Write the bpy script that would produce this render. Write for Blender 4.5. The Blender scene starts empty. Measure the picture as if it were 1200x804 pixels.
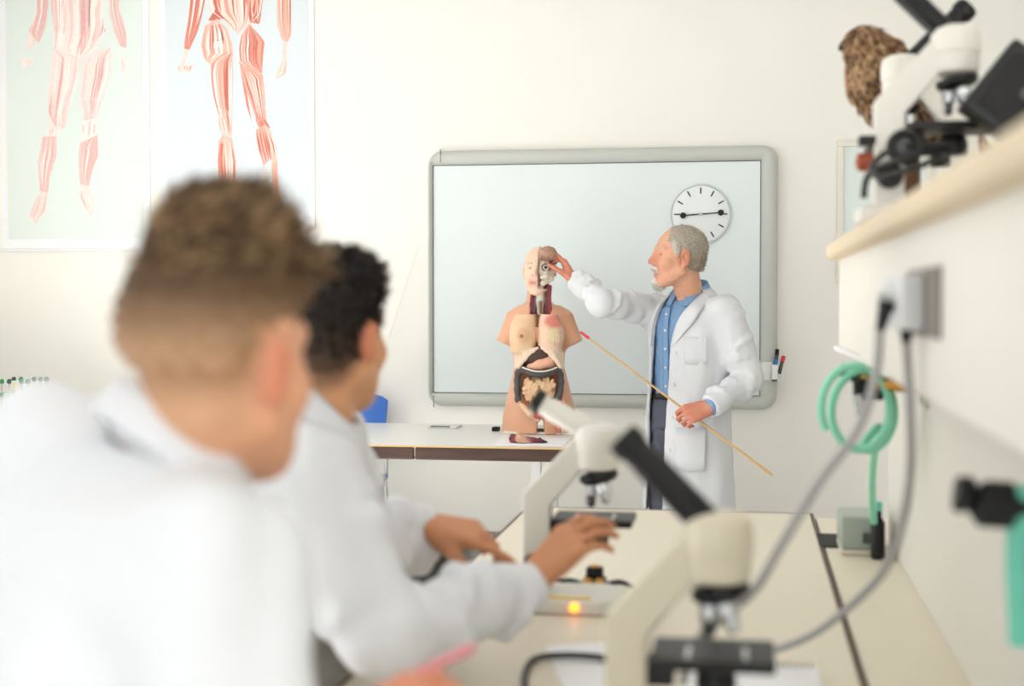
import bpy, math, random
import numpy as np
from mathutils import Matrix, Vector

random.seed(7)
RNG = np.random.default_rng(7)
SC = bpy.context.scene
COL = SC.collection

# ------------------------------------------------------------------ camera
FPX = 1667.0                      # focal length in pixels of the 1200x804 frame
YAW, PITCH = math.radians(9.33), math.radians(-1.82)
CAM = np.array([0.0, 0.0, 1.40])
cam_data = bpy.data.cameras.new('camera')
cam_data.sensor_width = 36.0
cam_data.lens = 36.0 * FPX / 1200.0
cam_data.clip_start = 0.05
cam_data.dof.use_dof = True
cam_data.dof.focus_distance = 6.15
cam_data.dof.aperture_fstop = 2.4
cam = bpy.data.objects.new('camera', cam_data)
COL.objects.link(cam)
cam.location = CAM
cam.rotation_euler = (math.pi / 2 + PITCH, 0, YAW)
SC.camera = cam
_M = (Matrix.Rotation(YAW, 3, 'Z') @ Matrix.Rotation(math.pi / 2 + PITCH, 3, 'X'))
_M = np.array(_M)

def P(px, py, Y):
    """Point of the room seen at a pixel, standing in the plane y = Y."""
    d = _M @ np.array([(px - 600) / FPX, -(py - 402) / FPX, -1.0])
    return CAM + d * (Y / d[1])

# ------------------------------------------------------------------ world, lights, exposure
SC.view_settings.view_transform = 'Standard'
SC.view_settings.look = 'None'
SC.view_settings.gamma = 1.0
SC.view_settings.use_curve_mapping = False
SC.view_settings.exposure = 0.08
SC.cycles.use_denoising = True
SC.cycles.max_bounces = 8
SC.cycles.sample_clamp_indirect = 6.0
world = bpy.data.worlds.new('daylight')
SC.world = world
world.use_nodes = True
bg = world.node_tree.nodes['Background']
bg.inputs[0].default_value = (0.80, 0.90, 1.0, 1)
bg.inputs[1].default_value = 1.2

def area_light(name, loc, rot, sx, sy, power, color=(1, 1, 1)):
    l = bpy.data.lights.new(name, 'AREA')
    l.shape = 'RECTANGLE'; l.size = sx; l.size_y = sy
    l.energy = power; l.color = color
    o = bpy.data.objects.new(name, l); COL.objects.link(o)
    o.location = loc; o.rotation_euler = rot
    return o
# daylight entering by the left windows; lamps behind the camera are added fill
WIN_Y = (0.1, 2.3, 4.5)
for wy, wpow in zip(WIN_Y, (5, 18, 12)):
    area_light('window_daylight', (-3.80, wy, 1.66), (0, -math.pi / 2, 0), 2.35, 1.85, wpow, (1.0, 1.0, 1.0))
for wx, wpow in ((-2.4, 5), (0.0, 13), (2.0, 62)):
    area_light('window_daylight', (wx, -2.40, 1.66), (math.pi / 2, 0, 0), 1.8, 2.2, wpow, (1.0, 0.985, 0.96))

sun = bpy.data.lights.new('sun', 'SUN'); sun.energy = 20; sun.angle = math.radians(1.5); sun.color = (1.0, 0.99, 0.97)
sun_o = bpy.data.objects.new('sun', sun); COL.objects.link(sun_o)
sun_o.rotation_euler = Vector((0.70, 0.10, -0.72)).to_track_quat('-Z', 'Y').to_euler()      # high sun from the left, added so its floor bounce brightens the lower wall

# ------------------------------------------------------------------ materials
def lin(c):
    return tuple(((v / 12.92) if v <= 0.04045 else ((v + 0.055) / 1.055) ** 2.4) for v in c[:3])

def rgb(r, g, b):
    return lin((r / 255, g / 255, b / 255))

MATS = {}
def mat(name, color, rough=0.5, metal=0.0, var=0.0, vscale=30, bump=0.0, bscale=200, spec=0.5, trans=0.0, emit=None, estr=0.0, sss=0.0, stretch=None, alpha=1.0):
    m = bpy.data.materials.new(name); m.use_nodes = True
    nt = m.node_tree; b = nt.nodes['Principled BSDF']
    b.inputs['Base Color'].default_value = (*color, 1)
    b.inputs['Roughness'].default_value = rough
    b.inputs['Metallic'].default_value = metal
    b.inputs['Specular IOR Level'].default_value = spec
    if trans: b.inputs['Transmission Weight'].default_value = trans
    if alpha < 1: b.inputs['Alpha'].default_value = alpha
    if sss:
        b.inputs['Subsurface Weight'].default_value = sss
        b.inputs['Subsurface Radius'].default_value = (0.012, 0.005, 0.003)
        b.inputs['Subsurface Scale'].default_value = 1.0
    if emit:
        b.inputs['Emission Color'].default_value = (*emit, 1)
        b.inputs['Emission Strength'].default_value = estr
    tc = nt.nodes.new('ShaderNodeTexCoord')
    src = tc.outputs['Object']
    if stretch:
        mp = nt.nodes.new('ShaderNodeMapping'); mp.inputs['Scale'].default_value = stretch
        nt.links.new(src, mp.inputs[0]); src = mp.outputs[0]
    if var:
        n = nt.nodes.new('ShaderNodeTexNoise'); n.inputs['Scale'].default_value = vscale; n.inputs['Detail'].default_value = 4
        nt.links.new(src, n.inputs['Vector'])
        r = nt.nodes.new('ShaderNodeMix'); r.data_type = 'RGBA'
        r.inputs[6].default_value = (*[max(0, c * (1 - var)) for c in color], 1)
        r.inputs[7].default_value = (*[min(1, c * (1 + var)) for c in color], 1)
        nt.links.new(n.outputs[0], r.inputs[0]); nt.links.new(r.outputs[2], b.inputs['Base Color'])
    if bump:
        n2 = nt.nodes.new('ShaderNodeTexNoise'); n2.inputs['Scale'].default_value = bscale; n2.inputs['Detail'].default_value = 3
        nt.links.new(src, n2.inputs['Vector'])
        bp = nt.nodes.new('ShaderNodeBump'); bp.inputs['Strength'].default_value = bump; bp.inputs['Distance'].default_value = 0.003
        nt.links.new(n2.outputs[0], bp.inputs['Height']); nt.links.new(bp.outputs[0], b.inputs['Normal'])
    MATS[name] = m
    return m

def attr_mat(name, rough=0.5, sss=0.0, var=0.08, vscale=60, bump=0.0, bscale=300, spec=0.4):
    """Material whose colour is the surface's own colour attribute with fine procedural variation."""
    m = mat(name, (0.8, 0.8, 0.8), rough, bump=bump, bscale=bscale, spec=spec, sss=sss)
    nt = m.node_tree; b = nt.nodes['Principled BSDF']
    a = nt.nodes.new('ShaderNodeVertexColor'); a.layer_name = 'Col'
    tc = nt.nodes.new('ShaderNodeTexCoord')
    n = nt.nodes.new('ShaderNodeTexNoise'); n.inputs['Scale'].default_value = vscale; n.inputs['Detail'].default_value = 4
    nt.links.new(tc.outputs['Object'], n.inputs['Vector'])
    mr = nt.nodes.new('ShaderNodeMapRange'); mr.inputs[3].default_value = 1 - var; mr.inputs[4].default_value = 1 + var
    nt.links.new(n.outputs[0], mr.inputs[0])
    mx = nt.nodes.new('ShaderNodeVectorMath'); mx.operation = 'SCALE'
    nt.links.new(a.outputs[0], mx.inputs[0]); nt.links.new(mr.outputs[0], mx.inputs[3])
    nt.links.new(mx.outputs[0], b.inputs['Base Color'])
    return m

mat('wall', rgb(245, 242, 234), 0.75, var=0.02, vscale=3, bump=0.05, bscale=120)
mat('white_paint', rgb(240, 240, 238), 0.6, var=0.015, vscale=5)
mat('floor_vinyl', rgb(238, 237, 234), 0.4, var=0.06, vscale=12)
mat('tile', rgb(150, 146, 142), 0.35, var=0.06, vscale=20)
mat('grout', rgb(225, 222, 215), 0.8, var=0.03)
mat('board', rgb(231, 238, 238), 0.22, var=0.006, vscale=2)
mat('board_frame', rgb(200, 202, 194), 0.4, var=0.02, vscale=8)
mat('black_line', rgb(35, 38, 42), 0.5, var=0.1)
mat('black', rgb(13, 13, 14), 0.42, var=0.15, vscale=40, spec=0.35)
mat('black_matte', rgb(12, 12, 13), 0.7, var=0.15, vscale=40)
mat('dark_grey', rgb(78, 80, 80), 0.45, var=0.08)
mat('clock_face', rgb(238, 242, 241), 0.35, var=0.008, vscale=3)
mat('clock_rim', rgb(205, 210, 210), 0.3, var=0.02)
mat('poster', rgb(224, 231, 235), 0.45, var=0.012, vscale=2)
mat('poster_green', rgb(228, 236, 231), 0.45, var=0.02, vscale=2)
mat('paper', rgb(244, 244, 246), 0.6, var=0.015)
mat('scope_white', rgb(226, 222, 212), 0.35, var=0.02, vscale=15)
mat('scope_cream', rgb(218, 209, 186), 0.4, var=0.03, vscale=15)
mat('chrome', rgb(205, 206, 208), 0.22, 1.0, var=0.04)
mat('brass', rgb(214, 160, 84), 0.3, 1.0, var=0.06)
mat('desk', rgb(230, 220, 200), 0.42, var=0.035, vscale=6, stretch=(1, 0.25, 1))
mat('desk_edge', rgb(84, 52, 34), 0.5, var=0.2, vscale=30)
mat('counter', rgb(232, 222, 200), 0.4, var=0.03, vscale=6)
mat('panel', rgb(233, 229, 219), 0.5, var=0.03, vscale=5, stretch=(1, 0.3, 2))
mat('shelf_wood', rgb(222, 202, 170), 0.5, var=0.08, vscale=10, stretch=(1, 0.12, 1))
mat('walnut', rgb(66, 40, 28), 0.5, var=0.75, vscale=9, stretch=(0.8, 1, 9))
mat('table_white', rgb(238, 236, 230), 0.28, var=0.015, vscale=4)
mat('blue_plastic', rgb(44, 104, 190), 0.4, var=0.08, vscale=30)
mat('steel', rgb(170, 172, 175), 0.3, 1.0, var=0.06)
mat('cable_grey', rgb(168, 166, 165), 0.5, var=0.05)
mat('cable_black', rgb(40, 40, 40), 0.5, var=0.1)
mat('hose_green', rgb(150, 238, 204), 0.35, var=0.08, vscale=25, trans=0.15)
mat('teal', rgb(110, 205, 180), 0.45, var=0.06)
mat('socket', rgb(222, 222, 222), 0.4, var=0.02)
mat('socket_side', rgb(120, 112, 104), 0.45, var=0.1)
mat('box_green', rgb(178, 190, 178), 0.3, var=0.05, trans=0.2)
mat('coat', rgb(224, 225, 228), 0.85, var=0.015, vscale=50, bump=0.25, bscale=500, spec=0.2)
mat('shirt_blue', rgb(132, 166, 204), 0.85, var=0.08, vscale=120, bump=0.2, bscale=600, spec=0.2)
mat('trouser', rgb(92, 94, 106), 0.9, var=0.12, vscale=90, bump=0.2, bscale=500, spec=0.2)
mat('grey_cloth', rgb(150, 146, 138), 0.9, var=0.1, vscale=60, bump=0.2, bscale=400, spec=0.2)
mat('leather', rgb(40, 32, 28), 0.4, var=0.15)
mat('button', rgb(226, 226, 222), 0.3, var=0.03)
mat('pointer_wood', rgb(216, 178, 122), 0.5, var=0.1, vscale=60)
mat('red', rgb(226, 44, 50), 0.4, var=0.06)
mat('blue_ink', rgb(38, 128, 200), 0.4, var=0.06)
mat('pink_pen', rgb(232, 150, 160), 0.35, var=0.06)
mat('yellow', rgb(236, 196, 20), 0.45, var=0.05)
mat('amber_lamp', rgb(255, 170, 60), 0.4, emit=rgb(255, 140, 40), estr=3)
mat('fill_lamp_diffuser', rgb(250, 250, 246), 0.5, emit=(1.0, 0.97, 0.92), estr=3)
mat('glass', rgb(240, 248, 250), 0.05, alpha=0.06)
mat('orange_knob', rgb(160, 70, 36), 0.4, var=0.15)
mat('wood_dark', rgb(110, 74, 46), 0.6, var=0.3, vscale=12)
mat('bone_label', rgb(236, 230, 216), 0.5, var=0.03)
mat('lattice_green', rgb(36, 120, 76), 0.3, var=0.1)
mat('lattice_dark', rgb(52, 58, 58), 0.3, var=0.1)
mat('lattice_bar', rgb(196, 224, 200), 0.4, var=0.04)
attr_mat('skin', 0.5, sss=0.12, var=0.07, vscale=90, bump=0.15, bscale=700)
attr_mat('hair', 0.6, var=0.25, vscale=180, spec=0.3)
attr_mat('plastic_skin', 0.32, var=0.03, vscale=30)
attr_mat('print', 0.6, var=0.12, vscale=60)
attr_mat('feather', 0.75, var=0.3, vscale=120, spec=0.2)

# ------------------------------------------------------------------ scene helpers
def tag(o, label=None, cat=None, group=None, kind=None):
    if label: o['label'] = label
    if cat: o['category'] = cat
    if group: o['group'] = group
    if kind: o['kind'] = kind
    return o

def empty(name, loc, label=None, cat=None, group=None, rz=0.0):
    o = bpy.data.objects.new(name, None); COL.objects.link(o)
    o.location = loc; o.rotation_euler = (0, 0, rz); o.empty_display_size = 0.05
    o['_l'] = list(map(float, loc)); del o['_l']
    return tag(o, label, cat, group)

def np_mesh(name, V, F, material, parent=None, origin=None, smooth=True, cols=None, angle=None):
    """One mesh object. V is in world coordinates unless the parent is rotated; origin is taken off the vertices."""
    V = np.asarray(V, dtype=np.float64)
    if origin is None:
        origin = np.array(parent.location) if parent is not None else np.zeros(3)
        q = parent.parent if parent is not None else None
        while q is not None:
            origin = origin + np.array(q.location); q = q.parent
    me = bpy.data.meshes.new(name)
    if isinstance(F, np.ndarray):
        n, k = F.shape
        me.vertices.add(len(V)); me.vertices.foreach_set('co', (V - origin).astype(np.float32).ravel())
        me.loops.add(n * k); me.loops.foreach_set('vertex_index', F.astype(np.int32).ravel())
        me.polygons.add(n); me.polygons.foreach_set('loop_start', np.arange(0, n * k, k, dtype=np.int32))
        me.update(calc_edges=True)
    else:
        me.from_pydata((V - origin).tolist(), [], F)
    if smooth:
        me.polygons.foreach_set('use_smooth', np.ones(len(me.polygons), dtype=bool))
        if angle: 
            try: me.set_sharp_from_angle(angle=math.radians(angle))
            except Exception: pass
    if cols is not None:
        ca = me.color_attributes.new('Col', 'FLOAT_COLOR', 'POINT')
        c4 = np.ones((len(V), 4), dtype=np.float32); c4[:, :3] = cols
        ca.data.foreach_set('color', c4.ravel())
    me.materials.append(MATS[material] if isinstance(material, str) else material)
    o = bpy.data.objects.new(name, me); COL.objects.link(o)
    if parent is not None: o.parent = parent
    me.validate()
    return o

class MB:
    """Collects boxes, tubes, lathes, prisms; build() links them as one mesh."""
    def __init__(s): s.V = []; s.F = []
    def add(s, V, F):
        n = len(s.V); s.V += [tuple(map(float, v)) for v in V]; s.F += [tuple(i + n for i in f) for f in F]; return s
    def box(s, lo, hi, R=None, c=None):
        lo, hi = np.minimum(lo, hi), np.maximum(lo, hi)
        V = np.array([[x, y, z] for x in (lo[0], hi[0]) for y in (lo[1], hi[1]) for z in (lo[2], hi[2])], float)
        if R is not None: V = V @ np.asarray(R).T
        if c is not None: V = V + np.asarray(c)
        return s.add(V, [(0, 1, 3, 2), (4, 6, 7, 5), (0, 4, 5, 1), (2, 3, 7, 6), (0, 2, 6, 4), (1, 5, 7, 3)])
    def tube(s, pts, r, n=10, caps=True):
        pts = [np.asarray(p, float) for p in pts]
        rs = r if hasattr(r, '__len__') else [r] * len(pts)
        V, F = [], []
        t0 = pts[1] - pts[0]; t0 /= np.linalg.norm(t0)
        up = np.array([0, 0, 1.0]) if abs(t0[2]) < 0.9 else np.array([1.0, 0, 0])
        u = np.cross(t0, up); u /= np.linalg.norm(u)
        for i, p in enumerate(pts):
            t = pts[min(i + 1, len(pts) - 1)] - pts[max(i - 1, 0)]
            t = t / (np.linalg.norm(t) + 1e-12)
            u = u - t * np.dot(u, t); u /= (np.linalg.norm(u) + 1e-12)
            w = np.cross(t, u)
            for k in range(n):
                a = 2 * math.pi * k / n
                V.append(p + rs[i] * (math.cos(a) * u + math.sin(a) * w))
        for i in range(len(pts) - 1):
            for k in range(n):
                k2 = (k + 1) % n
                F.append((i * n + k, i * n + k2, (i + 1) * n + k2, (i + 1) * n + k))
        if caps:
            F.append(tuple(range(n))[::-1]); F.append(tuple((len(pts) - 1) * n + k for k in range(n)))
        return s.add(V, F)
    def lathe(s, prof, c=(0, 0, 0), axis=(0, 0, 1), n=24):
        ax = np.asarray(axis, float); ax /= np.linalg.norm(ax); c = np.asarray(c, float)
        return s.tube([c + ax * (z + i * 1e-7) for i, (r, z) in enumerate(prof)], [max(r, 1e-5) for r, z in prof], n) if False else s._lathe(prof, c, ax, n)
    def _lathe(s, prof, c, ax, n):
        up = np.array([0, 0, 1.0]) if abs(ax[2]) < 0.9 else np.array([1.0, 0, 0])
        u = np.cross(ax, up); u /= np.linalg.norm(u); w = np.cross(ax, u)
        V, F = [], []
        for r, z in prof:
            for k in range(n):
                a = 2 * math.pi * k / n
                V.append(c + ax * z + max(r, 1e-5) * (math.cos(a) * u + math.sin(a) * w))
        for i in range(len(prof) - 1):
            for k in range(n):
                k2 = (k + 1) % n
                F.append((i * n + k, i * n + k2, (i + 1) * n + k2, (i + 1) * n + k))
        F.append(tuple(range(n))[::-1]); F.append(tuple((len(prof) - 1) * n + k for k in range(n)))
        return s.add(V, F)
    def prism(s, poly, vec):
        """Closed polygon (3D points, counter-clockwise seen against vec) extruded by vec."""
        V = [np.asarray(p, float) for p in poly]; n = len(V); vec = np.asarray(vec, float)
        F = [tuple(range(n))[::-1], tuple(range(n, 2 * n))] + [(i, (i + 1) % n, n + (i + 1) % n, n + i) for i in range(n)]
        return s.add(V + [v + vec for v in V], F)
    def sphere(s, c, r, n=10, m=7):
        prof = [(math.sin(math.pi * i / m), -math.cos(math.pi * i / m)) for i in range(m + 1)]
        r3 = np.asarray(r if hasattr(r, '__len__') else (r, r, r), float)
        V0 = len(s.V); s._lathe(prof, np.zeros(3), np.array([0, 0, 1.0]), n)
        for i in range(V0, len(s.V)): s.V[i] = tuple(np.asarray(s.V[i]) * r3 + np.asarray(c, float))
        return s
    def build(s, name, material, parent=None, bevel=0.0, smooth=True, origin=None, angle=40, seg=2):
        o = np_mesh(name, s.V, s.F, material, parent, origin=origin, smooth=smooth, angle=None if bevel else angle)
        if bevel:
            b = o.modifiers.new('bevel', 'BEVEL'); b.width = bevel; b.segments = seg; b.limit_method = 'ANGLE'; b.angle_limit = math.radians(35)
            if smooth:
                w = o.modifiers.new('wn', 'WEIGHTED_NORMAL'); w.keep_sharp = False
        return o

def spline(pts, n=8):
    pts = [np.asarray(p, float) for p in pts]; out = []
    for i in range(len(pts) - 1):
        p0, p1, p2, p3 = pts[max(i - 1, 0)], pts[i], pts[i + 1], pts[min(i + 2, len(pts) - 1)]
        for k in range(n):
            t = k / n
            out.append(0.5 * ((2 * p1) + (-p0 + p2) * t + (2 * p0 - 5 * p1 + 4 * p2 - p3) * t * t + (-p0 + 3 * p1 - 3 * p2 + p3) * t ** 3))
    return out + [pts[-1]]

def structure(o): o['kind'] = 'structure'; return o

# ------------------------------------------------------------------ smooth solid modelling on a grid (for bodies, cloth, organs, the bird)
def smin(a, b, k):
    if k <= 0: return np.minimum(a, b)
    h = np.maximum(k - np.abs(a - b), 0) / k
    return np.minimum(a, b) - h * h * k * 0.25

class Prim:
    def __init__(s, f, lo, hi, col=None): s.f, s.lo, s.hi, s.col = f, np.asarray(lo, float), np.asarray(hi, float), col

def cone(a, b, ra, rb=None, col=None, flat=False):
    a = np.asarray(a, np.float32); b = np.asarray(b, np.float32); rb = ra if rb is None else rb
    ab = b - a; L2 = float(ab @ ab) + 1e-12; L = math.sqrt(L2)
    def f(x, y, z):
        dx, dy, dz = x - a[0], y - a[1], z - a[2]
        t0 = (dx * ab[0] + dy * ab[1] + dz * ab[2]) / L2
        t = np.clip(t0, 0, 1)
        d = np.sqrt((dx - ab[0] * t) ** 2 + (dy - ab[1] * t) ** 2 + (dz - ab[2] * t) ** 2) - (ra + (rb - ra) * t)
        if flat: d = np.maximum(d, (t0 - 1) * L)
        return d
    return Prim(f, np.minimum(a - ra, b - rb), np.maximum(a + ra, b + rb), col)

def ell(c, r, R=None, col=None):
    c = np.asarray(c, np.float32); r = np.asarray(r if hasattr(r, '__len__') else (r, r, r), np.float32)
    R = np.eye(3) if R is None else np.asarray(R)
    R = R.astype(np.float32)
    def f(x, y, z):
        dx, dy, dz = x - c[0], y - c[1], z - c[2]
        q = [(R[0, i] * dx + R[1, i] * dy + R[2, i] * dz) / r[i] for i in range(3)]
        k0 = np.sqrt(q[0] ** 2 + q[1] ** 2 + q[2] ** 2)
        k1 = np.sqrt((q[0] / r[0]) ** 2 + (q[1] / r[1]) ** 2 + (q[2] / r[2]) ** 2) + 1e-9
        return k0 * (k0 - 1) / k1
    e = np.sqrt(((R * r[None, :]) ** 2).sum(1))
    return Prim(f, c - e, c + e, col)

def loft(o, R, secs, col=None, pw=2.0):
    """Stacked ellipses (z, cx, cy, rx, ry) along the local z axis of frame R at o."""
    o = np.asarray(o, np.float32); R = np.asarray(R, np.float32); S = np.array(sorted(secs), float)
    z0, z1 = S[0, 0], S[-1, 0]
    def f(x, y, z):
        dx, dy, dz = x - o[0], y - o[1], z - o[2]
        u, v, w = [R[0, i] * dx + R[1, i] * dy + R[2, i] * dz for i in range(3)]
        wc = np.clip(w, z0, z1)
        cx, cy, rx, ry = [np.interp(wc, S[:, 0], S[:, i]).astype(np.float32) for i in (1, 2, 3, 4)]
        q = (np.abs((u - cx) / rx) ** pw + np.abs((v - cy) / ry) ** pw) ** (1 / pw)
        d = (q - 1) * np.minimum(rx, ry)
        return np.maximum(d, np.maximum(w - z1, z0 - w))
    m = max(S[:, 3].max() + np.abs(S[:, 1]).max(), S[:, 4].max() + np.abs(S[:, 2]).max())
    cs = np.array([o + R @ np.array([a, b, c]) for a in (-m, m) for b in (-m, m) for c in (z0, z1)])
    return Prim(f, cs.min(0), cs.max(0), col)

def wedge(o, R, zs, l0, l1, bmax):
    """Vertical slot l0(z) < local x < l1(z), local y < bmax."""
    o = np.asarray(o, np.float32); R = np.asarray(R, np.float32)
    def f(x, y, z):
        dx, dy, dz = x - o[0], y - o[1], z - o[2]
        u, v, w = [R[0, i] * dx + R[1, i] * dy + R[2, i] * dz for i in range(3)]
        a = np.interp(w, zs, l0).astype(np.float32); b = np.interp(w, zs, l1).astype(np.float32)
        return np.maximum(np.maximum(np.maximum(a - u, u - b), v - bmax), np.maximum(zs[0] - w, w - zs[-1]))
    m = 0.4
    cs = np.array([o + R @ np.array([a, b, c]) for a in (-m, m) for b in (-m, m) for c in (zs[0], zs[-1])])
    return Prim(f, cs.min(0), cs.max(0))

class Solid:
    def __init__(s, res): s.res = res; s.ops = []
    def add(s, p, k=0.01): s.ops.append((p, k, False)); return s
    def sub(s, p, k=0.005): s.ops.append((p, k, True)); return s
    def chain(s, pts, rs, k=0.01, col=None):
        for i in range(len(pts) - 1): s.add(cone(pts[i], pts[i + 1], rs[i], rs[i + 1], col), k)
        return s
    def mesh(s, disp=None, relax=1, paints=(), soft=0.006):
        res = s.res
        lo = np.min([p.lo for p, k, n in s.ops if not n], axis=0) - 3 * res - 0.01
        hi = np.max([p.hi for p, k, n in s.ops if not n], axis=0) + 3 * res + 0.01
        dim = np.ceil((hi - lo) / res).astype(int) + 1
        G = np.full(dim, 1.0, np.float32)
        ax = [(lo[i] + res * np.arange(dim[i])).astype(np.float32) for i in range(3)]
        for p, k, neg in s.ops:
            m = k + 3 * res
            i0 = np.clip(np.floor((p.lo - m - lo) / res).astype(int), 0, dim); i1 = np.clip(np.ceil((p.hi + m - lo) / res).astype(int) + 1, 0, dim)
            if (i1 <= i0).any(): continue
            sl = tuple(slice(i0[i], i1[i]) for i in range(3))
            d = p.f(ax[0][sl[0]][:, None, None], ax[1][sl[1]][None, :, None], ax[2][sl[2]][None, None, :])
            g = G[sl]
            G[sl] = -smin(-g, d, k) if neg else smin(g, d, k)
        V, F = surface_nets(G, lo, res)
        E = np.unique(np.sort(np.concatenate([F[:, [0, 1]], F[:, [1, 2]], F[:, [2, 3]], F[:, [3, 0]]]), axis=1), axis=0)
        deg = np.bincount(E.ravel(), minlength=len(V))[:, None]
        for _ in range(relax):
            A = np.zeros_like(V)
            for c in range(3):
                A[:, c] = np.bincount(E[:, 0], V[E[:, 1], c], len(V)) + np.bincount(E[:, 1], V[E[:, 0], c], len(V))
            V = 0.5 * V + 0.5 * A / deg
        N = vnormals(V, F)
        if disp is not None:
            V = V + N * disp(V)[:, None]
        x, y, z = [V[:, i].astype(np.float32) for i in range(3)]
        C = np.zeros((len(V), 3)); W = np.zeros(len(V))
        for p, k, neg in s.ops:
            if neg or p.col is None: continue
            w = np.exp(-np.clip(p.f(x, y, z), -0.02, 0.3) / soft)
            C += w[:, None] * np.array(p.col); W += w
        C = C / np.maximum(W, 1e-12)[:, None]
        for p, c, st, sf in paints:
            a = np.clip(0.5 - p.f(x, y, z) / sf, 0, 1); a = a * a * (3 - 2 * a) * st
            C = C * (1 - a[:, None]) + a[:, None] * np.array(c)
        return V, F, C, N

def vnormals(V, F):
    n = np.cross(V[F[:, 2]] - V[F[:, 0]], V[F[:, 3]] - V[F[:, 1]])
    N = np.zeros_like(V)
    for j in range(4):
        for c in range(3): N[:, c] += np.bincount(F[:, j], n[:, c], len(V))
    return N / (np.linalg.norm(N, axis=1)[:, None] + 1e-12)

def surface_nets(G, lo, res):
    S = G < 0
    c = np.zeros(tuple(d - 1 for d in G.shape), np.int8)
    offs = [(i, j, k) for i in (0, 1) for j in (0, 1) for k in (0, 1)]
    nx, ny, nz = c.shape
    for i, j, k in offs: c += S[i:i + nx, j:j + ny, k:k + nz]
    act = (c > 0) & (c < 8)
    cells = np.argwhere(act)
    idx = np.full(c.shape, -1, np.int32); idx[act] = np.arange(len(cells))
    vals = np.stack([G[cells[:, 0] + i, cells[:, 1] + j, cells[:, 2] + k] for i, j, k in offs], 1).astype(np.float64)
    O = np.array(offs, float)
    acc = np.zeros((len(cells), 3)); cnt = np.zeros(len(cells))
    for a in range(8):
        for b in range(a + 1, 8):
            if np.abs(O[a] - O[b]).sum() != 1: continue
            va, vb = vals[:, a], vals[:, b]
            m = (va < 0) != (vb < 0)
            t = np.where(m, va / np.where(m, va - vb, 1), 0)
            acc += np.where(m[:, None], O[a] + t[:, None] * (O[b] - O[a]), 0); cnt += m
    V = lo + res * (cells + acc / cnt[:, None])
    Fs = []
    def quads(ch, pos, offsl):
        e = np.argwhere(ch)
        if not len(e): return
        q = np.stack([idx[e[:, 0] + o[0], e[:, 1] + o[1], e[:, 2] + o[2]] for o in offsl], 1)
        inside = pos[e[:, 0], e[:, 1], e[:, 2]]
        q = np.where(inside[:, None], q, q[:, ::-1]); Fs.append(q)
    A = S[:-1, 1:-1, 1:-1]; quads(A != S[1:, 1:-1, 1:-1], A, [(0, 0, 0), (0, 1, 0), (0, 1, 1), (0, 0, 1)])
    A = S[1:-1, :-1, 1:-1]; quads(A != S[1:-1, 1:, 1:-1], A, [(0, 0, 0), (0, 0, 1), (1, 0, 1), (1, 0, 0)])
    A = S[1:-1, 1:-1, :-1]; quads(A != S[1:-1, 1:-1, 1:], A, [(0, 0, 0), (1, 0, 0), (1, 1, 0), (0, 1, 0)])
    return V, np.concatenate(Fs)

def wob(amp, scale, seed=0, n=7, aniso=(1, 1, 1)):
    """Soft pseudo-random displacement (sum of sines)."""
    r = np.random.default_rng(seed)
    K = r.normal(size=(n, 3)) * np.array(aniso); K = K / np.linalg.norm(K, axis=1)[:, None] * (2 * math.pi / scale) * r.uniform(0.6, 1.6, (n, 1))
    ph = r.uniform(0, 6.28, n)
    return lambda V: amp * np.sin(V @ K.T + ph).sum(1) / math.sqrt(n)

def solid_obj(S, name, material, parent, **kw):
    V, F, C, N = S.mesh(**kw)
    return np_mesh(name, V, F, material, parent, cols=C)

def strands(name, V, N, mask, n, length, flow, width, colors, parent, material='hair', seed=1, lift=0.35, jit=0.35):
    """Tapered hairs rooted on a surface, lying along flow(V)."""
    r = np.random.default_rng(seed)
    ids = r.choice(np.nonzero(mask)[0], n)
    B = V[ids] - N[ids] * 0.003 + r.normal(size=(n, 3)) * 0.0015; nn = N[ids]
    D = flow(V[ids]) + r.normal(size=(n, 3)) * jit + nn * lift
    D -= nn * np.minimum((D * nn).sum(1), 0)[:, None]
    D /= np.linalg.norm(D, axis=1)[:, None]
    L = (length(V[ids]) if callable(length) else np.full(n, length)) * r.uniform(0.6, 1.25, n)
    side = np.cross(D, nn); side /= np.linalg.norm(side, axis=1)[:, None] + 1e-9
    up = np.cross(side, D); W = width * r.uniform(0.7, 1.3, n)[:, None]
    M1 = B + D * (L * 0.55)[:, None]; T = B + D * L[:, None] - up * (L * 0.12)[:, None]
    a = [B + side * W, B - side * W, B + up * W, M1 + side * W * 0.8, M1 - side * W * 0.8, M1 + up * W * 0.8, T]
    VV = np.stack(a, 1).reshape(-1, 3)
    tri = np.array([(0, 2, 5), (0, 5, 3), (2, 1, 4), (2, 4, 5), (1, 0, 3), (1, 3, 4), (3, 5, 6), (5, 4, 6), (4, 3, 6)])
    FF = (np.arange(n)[:, None, None] * 7 + tri[None]).reshape(-1, 3)
    cc = np.array(colors)[r.integers(0, len(colors), n)] if not callable(colors) else colors(V[ids], r)
    CC = np.repeat(cc, 7, axis=0)
    return np_mesh(name, VV, FF, material, parent, cols=CC)
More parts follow.
